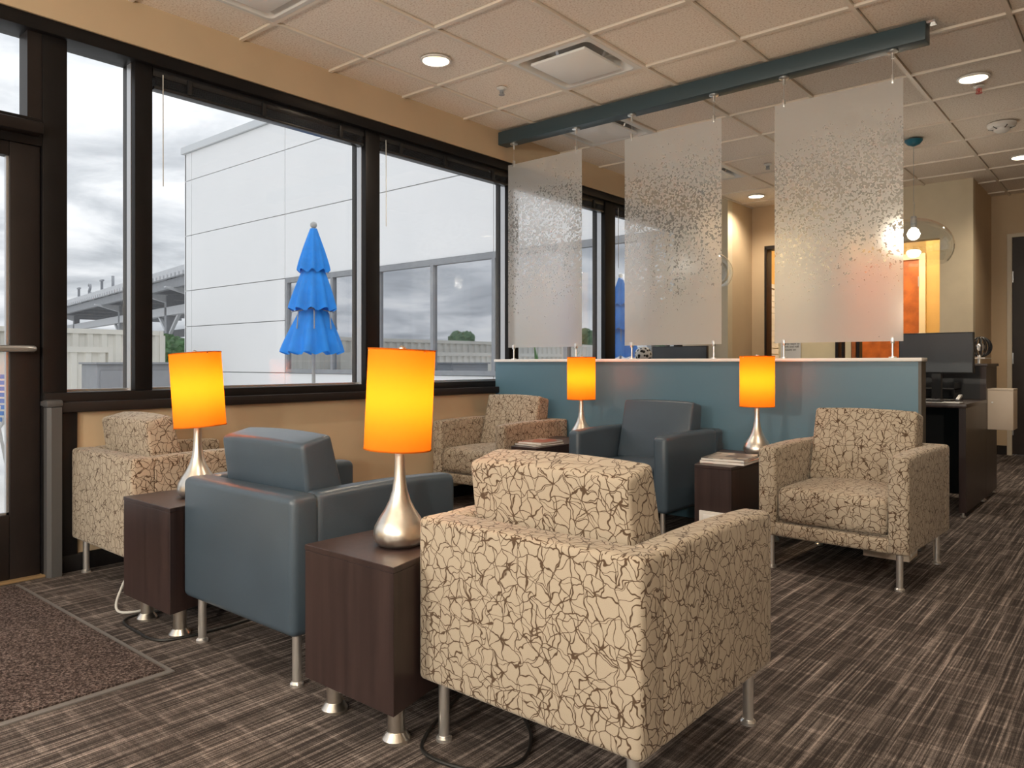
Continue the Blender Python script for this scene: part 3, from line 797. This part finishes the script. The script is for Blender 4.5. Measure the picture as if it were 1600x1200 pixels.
# ------------------------------------------------------------------ lamps
LP = 9.5
def make_lamp(loc, label, tilt=0., rz=0.):
    t = thing('table_lamp', loc, label, 'table lamp', 'orange table lamps', rz)
    prof = [(.050, 0), (.062, .004), (.072, .016), (.0755, .034), (.072, .054), (.060, .078), (.044, .102), (.031, .128), (.022, .158), (.0165, .195), (.0145, .235), (.0140, .285), (.0140, .30)]
    obj('base', lathe(prof, 40), 'nickel', t)
    m = Matrix.Rotation(tilt, 4, wm(t).to_3x3().inverted() @ FWD)
    R, z0, z1 = .0985, .275, .56
    c = Vector((0, 0, .42))
    def tl(bm):
        bmesh.ops.transform(bm, matrix=Matrix.Translation(c) @ m @ Matrix.Translation(-c), verts=bm.verts); return bm
    bm = lathe([(R*.97, z0), (R*.97, z1)], 56, close=False)
    sh = obj('lamp_shade', tl(bm), 'lamp_shade_orange', t)
    for z in (z0, z1):
        obj('shade_rim', tl(lathe([(R*.97-.0015, z-.002), (R*.97+.0015, z-.002), (R*.97+.0015, z+.002), (R*.97-.0015, z+.002), (R*.97-.0015, z-.002)], 56, close=False)), 'lamp_shade_orange', sh)
    sp = bmesh.new()
    for q in range(3):
        a = q*2*PI/3; tube([(0, 0, z1-.012), (R*.97*math.cos(a), R*.97*math.sin(a), z1-.006)], .0022, 6, sp)
    obj('spider', tl(sp), 'nickel', t)
    obj('finial', tl(lathe([(.004, z1-.02), (.004, z1-.004), (.011, z1), (.011, z1+.006), (.004, z1+.012)], 14)), 'nickel', t)
    obj('bulb', lathe([(.012, .30), (.014, .33), (.03, .37), (.034, .395), (.028, .42), (.012, .437), (.001, .44)], 20), 'bulb', t)
    l = bpy.data.lights.new('lamp_bulb_light', 'POINT'); l.energy = LP; l.color = (1, .70, .36); l.shadow_soft_size = .06
    lo = bpy.data.objects.new('lamp_bulb_light', l); C.objects.link(lo); lo.parent = t; lo.location = (0, 0, .42)
    return t
make_lamp((-1.645, 1.445, .488), 'orange drum lamp in the foreground between leather and patterned armchairs', math.radians(2.6))
make_lamp((-2.84, 1.455, .488), 'leaning orange drum lamp beside the armchair at the glass door', math.radians(-4.2))
make_lamp((-1.70, 4.16, .488), 'orange drum lamp in front of the blue partition next to the right armchair', 0)
make_lamp((-2.94, 4.20, .488), 'farthest orange drum lamp, between the corner armchair and the leather armchair', 0)

# ------------------------------------------------------------------ magazines
def magazine(loc, rz, label, cover, w_=.21, l_=.27, th=.012):
    t = thing('magazine', loc, label, 'magazine', 'magazines on the side tables', rz)
    obj('pages', B((-w_/2+.002, w_/2-.002, -l_/2+.002, l_/2-.003, .0012, th-.0012)), 'magazine_pages', t, smooth=0)
    obj('cover', B((-w_/2, w_/2, -l_/2, l_/2, th-.0012, th), (-w_/2, w_/2, -l_/2, l_/2, 0, .0012), (-w_/2, -w_/2+.0015, -l_/2, l_/2, 0, th)), cover, t, smooth=0)
magazine((-1.69, 3.80, .489), math.radians(4), 'lower magazine of the pair on the table left of the right armchair', 'cover_b', .235, .30, .014)
magazine((-1.70, 3.80, .5035), math.radians(8), 'upper dark cover magazine on the table left of the right armchair', 'cover_a', .225, .29, .012)
magazine((-2.985, 3.80, .489), math.radians(-6), 'lower magazine on the corner table by the window', 'cover_a', .19, .26, .009)
magazine((-2.99, 3.82, .4985), math.radians(3), 'upper pale magazine on the corner table by the window', 'cover_b', .18, .25, .012)

# ------------------------------------------------------------------ mat, cables, power box
t = thing('entrance_mat', (-3.17, .45, 0), 'dark brown pile entrance mat with grey edge at the door', 'mat')
obj('pile', B((-3.90, -2.455, -.6, 1.145, .001, .011)), 'mat_pile', t, world=True, smooth=0)
pbr('mat_rubber', (.16, .15, .145), .7)
obj('border', prism([(-3.925, -.63), (-2.43, -.63), (-2.43, 1.168), (-3.925, 1.168)], .0005, .005, 'z'), 'mat_rubber', t, world=True, smooth=0)
def cable(name, pts, r, mat, label):
    t = tag(obj(name, tube(spline(pts), r, 8), mat), label, 'cable')
    return t
cable('power_cable', [(-1.60, 1.66, .006), (-1.50, 1.42, .006), (-1.42, 1.335, .006), (-1.27, 1.36, .006), (-1.21, 1.46, .006), (-1.27, 1.58, .006), (-1.40, 1.70, .006), (-1.5, 1.9, .006)], .005, 'cable_black', 'black power cable looped under the foreground patterned armchair')
cable('power_cable', [(-2.70, 1.72, .006), (-2.685, 1.45, .006), (-2.73, 1.265, .006), (-2.9, 1.245, .006), (-3.05, 1.265, .006), (-3.08, 1.36, .006), (-3.0, 1.5, .006), (-2.9, 1.7, .006)], .005, 'cable_black', 'black power cable on the carpet under the table by the glass door')
cable('power_cable', [(-3.10, 1.72, .20), (-3.13, 1.50, .22), (-3.22, 1.38, .16), (-3.25, 1.33, .06), (-3.20, 1.30, .008), (-3.13, 1.33, .006), (-3.12, 1.45, .006), (-3.11, 1.6, .006)], .005, 'cable_white', 'white cable curling down beside the table by the glass door')
t = thing('power_box', (-1.03, 4.30, 0), 'small white power box on the carpet behind the right armchair', 'power box')
obj('body', B((-.12, .10, -.09, .09, 0, .11), bev=.003), 'white_box', t)
obj('cover_plate', B((.10, .104, -.06, .06, .02, .09)), 'white_plastic', t)

# ------------------------------------------------------------------ reception desk
t = thing('reception_desk', (-2.2, 6.1, 0), 'low dark wood reception desk with worktop behind the partition', 'desk')
def dp(n, bm, mat='espresso_wood', **k): return obj(n, bm, mat, t, world=True, **k)
dp('side_panel', B((-.955, -.915, 5.655, 6.45, .03, .715)))
dp('side_panel', B((-3.80, -3.76, 5.655, 6.45, .03, .715)))
dp('worktop', B((-3.80, -.91, 5.64, 6.45, .715, .742), bev=.002))
dp('drawer_unit', B((-1.75, -1.40, 5.72, 6.3, .05, .70), bev=.003), 'black_plastic')
for xx, yy in ((-.935, 5.68), (-.935, 6.42), (-3.78, 5.68), (-3.78, 6.42)): dp('levelling_foot', lathe([(.018, 0), (.018, .008), (.008, .012), (.008, .032)], 14, ofs=(xx, yy, 0)), 'chrome')
t = thing('reception_counter', (-2.2, 6.7, 0), 'raised dark wood counter along the back of the reception desk', 'counter')
dp('side_panel', B((-.955, -.915, 6.455, 6.95, .03, .985)))
dp('side_panel', B((-3.80, -3.76, 6.455, 6.95, .03, .985)))
dp('front_panel', B((-3.76, -.955, 6.455, 6.495, .03, .985)), 'black_plastic')
dp('counter_top', B((-3.97, -.905, 6.452, 6.97, .985, 1.005), bev=.002))
for xx in (-.935, -3.78):
    for yy in (6.48, 6.92): dp('levelling_foot', lathe([(.018, 0), (.018, .008), (.008, .012), (.008, .032)], 14, ofs=(xx, yy, 0)), 'chrome')
gs = thing('counter_shelf', (-1.0, 6.6, 1.005), 'pale glass shelf on chrome standoffs on the raised counter', 'shelf')
obj('shelf_plate', B((-1.5, -.93, 6.50, 6.80, 1.04, 1.05)), 'white_laminate', gs, world=True)
for xx in (-1.02, -.97, -1.45): obj('standoff', lathe([(.012, 0), (.012, .06)], 12, ofs=(xx, 6.53, 1.005)), 'chrome', gs, world=True)
def monitor(loc, w_, h_, label, rz=0, zc=.33):
    t = thing('monitor', loc, label, 'monitor', 'reception monitors', rz)
    obj('housing', B((-w_/2, w_/2, -.005, .03, zc-h_/2, zc+h_/2), bev=.004), 'black_plastic', t)
    obj('screen', B((-w_/2+.008, w_/2-.008, -.007, -.004, zc-h_/2+.008, zc+h_/2-.008)), 'screen', t, smooth=0)
    obj('neck', B((-.03, .03, .025, .06, .01, zc)), 'black_plastic', t)
    obj('base', B((-.11, .11, -.06, .12, 0, .012), bev=.004), 'black_plastic', t)
    return t
monitor((-1.155, 5.98, .742), .475, .285, 'dark flat monitor at the right end of the reception desk', math.radians(-4), .338)
monitor((-3.155, 6.0, .742), .53, .30, 'far monitor whose top shows above the partition under the middle frosted panel', 0, .265)
t = thing('letter_tray', (-1.19, 6.30, .742), 'black two tier letter tray under the monitor', 'tray')
for z in (.0, .075): obj('tray_shelf', B((-.15, .12, -.12, .12, z, z+.006), (-.15, -.145, -.12, .12, z, z+.05), (.115, .12, -.12, .12, z, z+.05), (-.15, .12, .115, .12, z, z+.05)), 'black_plastic', t, smooth=0)
for sx in (-.144, .114):
    for sy in (-.105, .105): obj('post', B((sx-.004, sx+.004, sy-.005, sy+.005, 0, .08)), 'black_plastic', t, smooth=0)
t = thing('keyboard', (-1.27, 5.78, .742), 'black keyboard on the reception worktop', 'keyboard')
obj('body', B((-.2, .2, -.065, .065, 0, .016), bev=.004), 'black_plastic', t)
kc = mesh('key', B((-.008, .008, -.008, .008, 0, .005), bev=.001, seg=1), 'grey_box')
for r_ in range(4):
    for q in range(12): obj('key', kc, None, t, (-.165+q*.03, -.045+r_*.03, .016))
tag(obj('paper_sheet', B((-1.22, -.96, 5.70, 5.84, .7425, .7465)), 'paper', smooth=0), 'white paper sheet at the worktop edge of the reception desk', 'paper')
t = thing('stapler', (-1.0, 5.93, .7425), 'small metallic stapler on the reception worktop', 'stapler')
obj('base', B((-.015, .015, -.06, .06, 0, .01), bev=.003), 'black_plastic', t)
obj('arm', hexa([(-.012, -.055, .012), (.012, -.055, .012), (.012, .06, .03), (-.012, .06, .03), (-.012, -.055, .025), (.012, -.055, .025), (.012, .06, .05), (-.012, .06, .05)], bev=.004), 'alu', t)
t = thing('wall_box', (-.835, 6.62, .52), 'cream box mounted on the end of the reception desk', 'box')
obj('body', B((-.08, .08, -.11, .11, 0, .295), bev=.003), 'white_box', t)
obj('lid', B((-.081, .081, -.111, .111, .285, .300), bev=.002), 'white_box', t)
obj('lock', lathe([(.006, 0), (.006, .004)], 10), 'chrome', t, loc=(-.05, -.112, .2), rot=(PI/2, 0, 0))
t = thing('wire_ball', (-.985, 6.68, 1.0525), 'dark wire ball ornament on the raised counter', 'ornament')
bm = bmesh.new()
for q in range(7):
    a = q*PI/7
    ring = [(.075*math.cos(s_)*math.cos(a), .075*math.cos(s_)*math.sin(a), .078+.075*math.sin(s_)) for s_ in [2*PI*u_/24 for u_ in range(25)]]
    tube(ring, .005, 6, bm)
obj('wire_cage', bm, 'black_plastic', t)
obj('core', ball(.03, 2, (0, 0, .078)), 'chrome', t)
t = thing('pierced_ball', (-3.865, 6.60, 1.005), 'white ball ornament with black dots on the raised counter', 'ornament')
obj('ball', ball(.085, 4, (0, 0, .085)), 'ball_pattern', t)
obj('foot_ring', lathe([(.04, 0), (.04, .012), (.03, .016)], 20), 'ball_white', t)
t = thing('paper_notice', (-3.155, Y2-.012, 1.05), 'white paper notice with three printed lines on the cream pier', 'notice')
obj('sheet', B((-.115, .115, 0, .004, .0, .28)), 'paper', t, smooth=0)
tx = bpy.data.curves.new('notice_text', 'FONT'); tx.body = 'Go for back to\nwork and roll\ncount on'; tx.size = .034; tx.align_x = 'CENTER'; tx.extrude = .0004
to = bpy.data.objects.new('tmp', tx); C.objects.link(to)
dg = bpy.context.evaluated_depsgraph_get(); me = bpy.data.meshes.new_from_object(to.evaluated_get(dg)); bpy.data.objects.remove(to)
me.materials.clear(); me.materials.append(MATS['ink'])
obj('printed_lines', me, None, t, (0, -.0012, .17), (PI/2, 0, 0))

# pendants
def pendant(x, y, label, z=1.96, power=14, bulb='bulb'):
    t = thing('pendant_lamp', (x, y, CEIL), label, 'pendant lamp', 'clear dome pendant lamps')
    obj('ceiling_canopy', lathe([(.068, 0), (.066, -.012), (.045, -.036), (.012, -.05), (.004, -.052)], 30), 'teal_canopy', t)
    top = z+.235-CEIL
    obj('cord', tube([(0, 0, -.05), (0, 0, -.5), (.006, 0, top+.12), (0, 0, top)], .0028, 6), 'cable_white', t)
    R = .295; prof = []
    for q in range(19):
        th = math.radians(-34+124*q/18); prof.append((max(.02, R*math.cos(th)), z+.0+R*math.sin(th)*.80-CEIL))
    dm = obj('dome', lathe(prof, 48, close=False), 'dome_glass', t)
    obj('socket', lathe([(.02, top+.02), (.024, top), (.024, top-.075), (.018, top-.08)], 18), 'alu', t)
    bz = top-.125
    obj('bulb', lathe([(.016, bz+.05), (.035, bz+.035), (.05, bz), (.04, bz-.03), (.02, bz-.046), (.001, bz-.05)], 24), bulb, t)
    l = bpy.data.lights.new('pendant_light', 'POINT'); l.energy = power; l.color = (1, .89, .74); l.shadow_soft_size = .055
    lo = bpy.data.objects.new('pendant_light', l); C.objects.link(lo); lo.parent = t; lo.location = (0, 0, bz-.06)
pendant(-1.485, 6.87, 'clear dome pendant lamp with lit bulb and teal canopy over the desk')
pendant(-3.60, 7.40, 'second clear dome pendant lamp mostly behind the middle frosted panel', power=.4, bulb='ball_white')
PB = 240  # unseen pendants added behind the camera to brighten ceiling and chair backs
pendant(1.3, -2.0, 'added fill light pendant, unseen behind the viewer on the right', power=PB, z=1.62)
pendant(-.4, -2.6, 'added fill light pendant, unseen straight behind the viewer', power=PB, z=1.62)
pendant(-2.2, -1.7, 'added fill light pendant, unseen behind the viewer toward the door', power=PB, z=1.62)
# back room light
l = bpy.data.lights.new('backroom_light', 'POINT'); l.energy = 45; l.color = (1, .86, .62); l.shadow_soft_size = .12
bl = thing('ceiling_globe', (-2.3, 9.45, CEIL-.1), 'warm ceiling globe lamp of the back room', 'ceiling lamp')
obj('globe', ball(.09, 3), 'lens', bl)
lo = bpy.data.objects.new('backroom_light', l); C.objects.link(lo); lo.parent = bl; lo.location = (0, 0, -.12)

# ------------------------------------------------------------------ outdoors
pt = struct('ground_patio', B((-70, 40, -70, 80, -.4, -.14)), 'asphalt', 'open paved ground outside')
struct('patio_slab', B((-16.5, -4.3, -14, 9.0, -.14, -.03)), 'concrete', 'pale concrete patio outside the windows')
# white panelled wing
YB = 9.0
bd_ = thing('neighbour_building', (-11, YB, 0), 'white panelled building wing with strip windows across the patio', 'building')
def bp(n, bm, mat, **k): return obj(n, bm, mat, bd_, world=True, **k)
bp('core_wall', B((-18.15, -4.36, YB+.05, YB+.3, -.1, 6.2), (-18.15, -18.0, YB+.3, YB+12, -.1, 6.2)), 'joint', smooth=0)
bp('coping', B((-18.3, -4.36, YB-.06, YB+.4, 6.16, 6.32)), 'coping', smooth=0)
lev = [-.1, .80, 1.90, 2.78, 4.13, 5.48, 6.16]
cols = [-18.2, -17.86, -13.86, -8.0, -4.36]
for a, b in zip(cols, cols[1:]):
    for c_, d_ in zip(lev, lev[1:]):
        if a >= -13.9 and c_ >= .79 and d_ <= 2.79: continue
        bp('wall_panel', B((a+.009, b-.009, YB, YB+.05, c_+.009, d_-.009)), 'panel_white', smooth=0)
bp('end_panel', B((-18.22, -18.15, YB, YB+12, -.1, 6.16)), 'panel_white', smooth=0)
mx_ = [-13.80, -12.25, -10.85, -9.43, -8.02, -6.6, -5.2, -4.4]
for a, b in zip(mx_, mx_[1:]):
    wf_ = bp('window', B((a, a+.07, YB-.03, YB+.06, .80, 2.78), (a+.07, b, YB-.03, YB+.06, 2.68, 2.78), (a+.07, b, YB-.03, YB+.06, .80, .88)), 'steel_grey', smooth=0)
    obj('pane', B((a+.07, b, YB+.02, YB+.05, .88, 2.68)), 'reflective_glass', wf_, world=True, smooth=0)
# closed umbrella
UB = (-7.85, 5.5, -.03)
t = thing('patio_umbrella', UB, 'closed bright blue patio umbrella outside the window', 'umbrella')
obj('pole', lathe([(.022, 0), (.022, 2.70)], 16), 'pole_grey', t)
obj('base', lathe([(.25, 0), (.25, .06), (.05, .10), (.03, .3)], 24), 'steel_grey', t)
obj('finial', ball(.042, 3, (0, 0, 2.735)), 'pole_grey', t)
def pleat(z0, z1, r0, r1, n, amp, ph, flare=0., hem=.02):
    bm = bmesh.new(); N = 96; M = 14; rings = []
    for k in range(M+1):
        u = k/M; z = z0+(z1-z0)*u; r = r0+(r1-r0)*(1-(1-u)**1.25 if flare == 0 else u**.9)
        ring = []
        for i in range(N):
            a = 2*PI*i/N
            f = 1+amp*(.25+.75*u)*math.cos(n*a+ph+.35*math.sin(2*a))+.05*u*math.sin(3*a+ph)
            ring.append(bm.verts.new((r*f*math.cos(a), r*f*math.sin(a), z+hem*u*math.cos(n*a+ph))))
        rings.append(ring)
    for A, Bq in zip(rings, rings[1:]):
        for i in range(N): bm.faces.new((A[i], A[(i+1) % N], Bq[(i+1) % N], Bq[i]))
    return bm
for args in ((2.69, 2.16, .04, .185, 9, .10, 0.), (2.19, 1.69, .13, .265, 10, .12, 1.), (1.69, 1.16, .16, .345, 10, .13, 2.2)):
    obj('canopy_tier', pleat(*args), 'umbrella_blue', t, smooth=60)
rb = bmesh.new()
for q in range(8):
    a = q*PI/4+.2; tube([(.03*math.cos(a), .03*math.sin(a), 1.72), (.26*math.cos(a), .26*math.sin(a), 1.66), (.28*math.cos(a), .28*math.sin(a), 1.45)], .007, 6, rb)
obj('ribs', rb, 'steel_grey', t)
# corrugated containers
def corr(name, x, y0, y1, zt, label, depth, pitch=.28):
    t = thing(name, (x, (y0+y1)/2, -.14), label, 'container')
    bm = bmesh.new(); prof = []; y = y0
    while y < y1:
        prof += [(x, y), (x, y+pitch*.36), (x-.04, y+pitch*.5), (x-.04, y+pitch*.86)]; y += pitch
    prof.append((x, y1)); prof += [(x-.10, y1), (x-.10, y0)]
    obj('corrugated_sheet', prism(prof, -.1, zt-.10, 'z'), 'corrugated', t, world=True, smooth=0)
    obj('top_rail', B((x-.10, x+.02, y0, y1, zt-.10, zt)), 'corrugated', t, world=True, smooth=0)
    obj('roof', B((x-depth, x-.10, y0, y1, zt-.06, zt-.02)), 'corrugated', t, world=True, smooth=0)
    obj('corner_post', B((x-.10, x+.03, y1-.08, y1, -.12, zt)), 'corrugated', t, world=True, smooth=0)
    obj('end_wall', B((x-depth, x-.10, y1-.05, y1, -.12, zt-.06)), 'corrugated', t, world=True, smooth=0)
corr('storage_container', -16.9, -8.0, 7.85, 1.72, 'long cream corrugated container across the patio', 2.4)
corr('storage_container', -14.6, -3.0, 5.85, 1.30, 'lower cream corrugated container in front of the long one', 1.6, .24)
t = thing('utility_cabinet', (-12.4, 5.25, -.03), 'flat grey metal utility cabinet on the patio', 'cabinet')
obj('body', B((-.3, .3, -.62, .62, 0, 1.02), bev=.01), 'grey_box', t)
obj('door', B((.3, .32, -.58, .58, .05, .92)), 'grey_box', t); obj('lid', B((-.33, .35, -.65, .65, 1.02, 1.05)), 'grey_box', t)
# steel canopy behind
def camray(u, d):
    l_ = (u-800)/1178; c_, s_ = math.cos(YAW), math.sin(YAW)
    return Vector((d*(l_*c_-s_), d*(l_*s_+c_), 0))
pa = camray(288, 24.); pdir = Vector((-17.7, 2.8, 0)).normalized(); p0 = pa-pdir*2.
t = thing('steel_canopy', (p0.x, p0.y, -.14), 'grey steel canopy with ribbed roof edge and sign letters beyond the containers', 'canopy', rotz=math.atan2(pdir.y, pdir.x))
# local +x runs to the left in view, +y towards the viewer side (rotated about 180)
LN = 32.
def cp_(n, bm, mat, **k): return obj(n, bm, mat, t, smooth=0, **k)
zr = 4.03
cp_('roof_edge', B((-1, LN, -.2, .1, zr, zr+.22)), 'steel_light')
cp_('roof_deck', B((-1, LN, -7, -.2, zr+.06, zr+.14)), 'steel_light')
rib = mesh('deck_rib', B((-.11, .11, -.02, .12, 0, .12)), 'steel_light', 0)
for q in range(80): obj('deck_rib', rib, None, t, (-.8+q*.4, .1, zr-.10))
cp_('fascia_beam', B((-1, LN, -.1, .06, zr-.42, zr-.12)), 'steel_grey')
for xx in (3.0, 6.2, 12.8, 22.0):
    col_ = cp_('column', B((xx-.13, xx+.13, -.9, -.64, 0, zr-.42)), 'steel_grey')
    obj('brace', bar((xx, -.77, zr-1.9), (xx+1.3, -.77, zr-1.05), .10, .10), 'steel_light', col_, smooth=0)
    obj('brace', bar((xx, -.77, zr-1.9), (xx-1.3, -.77, zr-1.05), .10, .10), 'steel_light', col_, smooth=0)
    obj('bracket', hexa([(xx-.1, -.7, zr-.7), (xx+.1, -.7, zr-.7), (xx+.1, .3, zr-.42), (xx-.1, .3, zr-.42), (xx-.1, -.7, zr-.4), (xx+.1, -.7, zr-.4), (xx+.1, .3, zr-.38), (xx-.1, .3, zr-.38)]), 'steel_light', col_, smooth=0)
cp_('tie_beam', B((-1, LN, -.9, -.64, zr-1.15, zr-.85)), 'steel_light')
cp_('tie_beam', B((-1, LN, -5.2, -5.0, zr-1.5, zr-1.1)), 'steel_grey')
for q in range(12): cp_('cross_beam', B((-1+q*2.6, -.85+q*2.6, -7, -.1, zr-.3, zr+.05)), 'steel_grey')
for q, (chr_, xx) in enumerate((('T', 20.0), ('S', 17.6), ('T', 15.2), ('I', 13.2))):
    cu = bpy.data.curves.new('letter', 'FONT'); cu.body = chr_; cu.size = .80; cu.extrude = .05; cu.align_x = 'CENTER'
    to = bpy.data.objects.new('tmp', cu); C.objects.link(to)
    dg = bpy.context.evaluated_depsgraph_get(); me = bpy.data.meshes.new_from_object(to.evaluated_get(dg)); bpy.data.objects.remove(to)
    me.materials.clear(); me.materials.append(MATS['steel_grey'])
    obj('sign_letter', me, None, t, (xx, -.5, zr+.36), (PI/2, 0, 0))
# patio chair and table beyond the door
t = thing('patio_chair', (-8.5, 2.05, -.03), 'blue slatted patio chair seen through the glass door', 'chair', rotz=math.radians(200))
for sx in (-.24, .24):
    obj('frame', tube(spline([(sx, .30, 0), (sx, .26, .42), (sx, -.20, .42), (sx, -.34, .95)]), .014, 8), 'pole_grey', t)
    obj('leg', tube([(sx, -.20, .42), (sx, -.28, 0)], .014, 8), 'pole_grey', t)
for q in range(8): obj('back_slat', B((-.24, .24, -.23-q*.0175, -.215-q*.0175, .48+q*.058, .52+q*.058)), 'patio_blue', t, smooth=0)
for q in range(7): obj('seat_slat', B((-.24, .24, -.18+q*.062, -.135+q*.062, .425, .44)), 'patio_blue', t, smooth=0)
t = thing('patio_table', (-7.2, 1.62, -.03), 'small grey patio table seen through the glass door', 'table')
obj('table_top', lathe([(.38, .66), (.38, .69)], 32), 'steel_light', t)
for q in range(3):
    a = q*2*PI/3; obj('leg', tube([(.3*math.cos(a), .3*math.sin(a), 0), (.24*math.cos(a), .24*math.sin(a), .66)], .02, 8), 'pole_grey', t)
# plant by the window
t = thing('patio_plant', (-4.95, 6.35, -.03), 'green spiky leaved plant outside below the first frosted panel', 'plant')
obj('pot', lathe([(.16, 0), (.21, .40), (.22, .42), (.19, .42), (.18, .38)], 28), 'steel_grey', t)
for q in range(26):
    a = q*2.4; L = .75+.3*random.random(); el = .35+.5*random.random()
    pts = [(0, 0, .38)]
    for k in range(1, 8):
        u = k/7; pts.append((math.cos(a)*L*u*el, math.sin(a)*L*u*el, .38+L*(u*1.05-.55*el*u*u)))
    bm = bmesh.new(); vs_ = []
    for k, p in enumerate(pts):
        wd = .022*math.sin(PI*min(.98, (k+.6)/7.6)); n_ = Vector((-math.sin(a), math.cos(a), 0))
        vs_.append([bm.verts.new(Vector(p)+n_*wd), bm.verts.new(Vector(p)+Vector((0, 0, .004))), bm.verts.new(Vector(p)-n_*wd)])
    for A, Bq in zip(vs_, vs_[1:]):
        bm.faces.new((A[0], A[1], Bq[1], Bq[0])); bm.faces.new((A[1], A[2], Bq[2], Bq[1]))
    obj('leaf', bm, 'leaf_light', t)
# trees
def tree(x, y, h_, label):
    t = thing('tree', (x, y, -.14), label, 'tree', 'trees around the site')
    obj('trunk', lathe([(.22, 0), (.16, h_*.3), (.09, h_*.6)], 10), 'bark', t)
    bm = bmesh.new()
    for q in range(14):
        a = random.random()*6.28; rr = h_*.2*random.random()
        ball(h_*(.13+.09*random.random()), 3, (rr*math.cos(a), rr*math.sin(a), h_*(.45+.4*random.random())), bm)
    for v in bm.verts: v.co += Vector((random.uniform(-1, 1), random.uniform(-1, 1), random.uniform(-1, 1)))*h_*.03
    obj('crown', bm, 'leaf', t, smooth=0)
tree(*camray(268, 21.0).xy, 1.9, 'small green tree between the containers and the white wing')
for q in range(14):
    tree(-62+q*4.4, -46+(q % 2)*4, 4.0+random.random()*1.0, 'tree of the distant row mirrored in the wing windows')
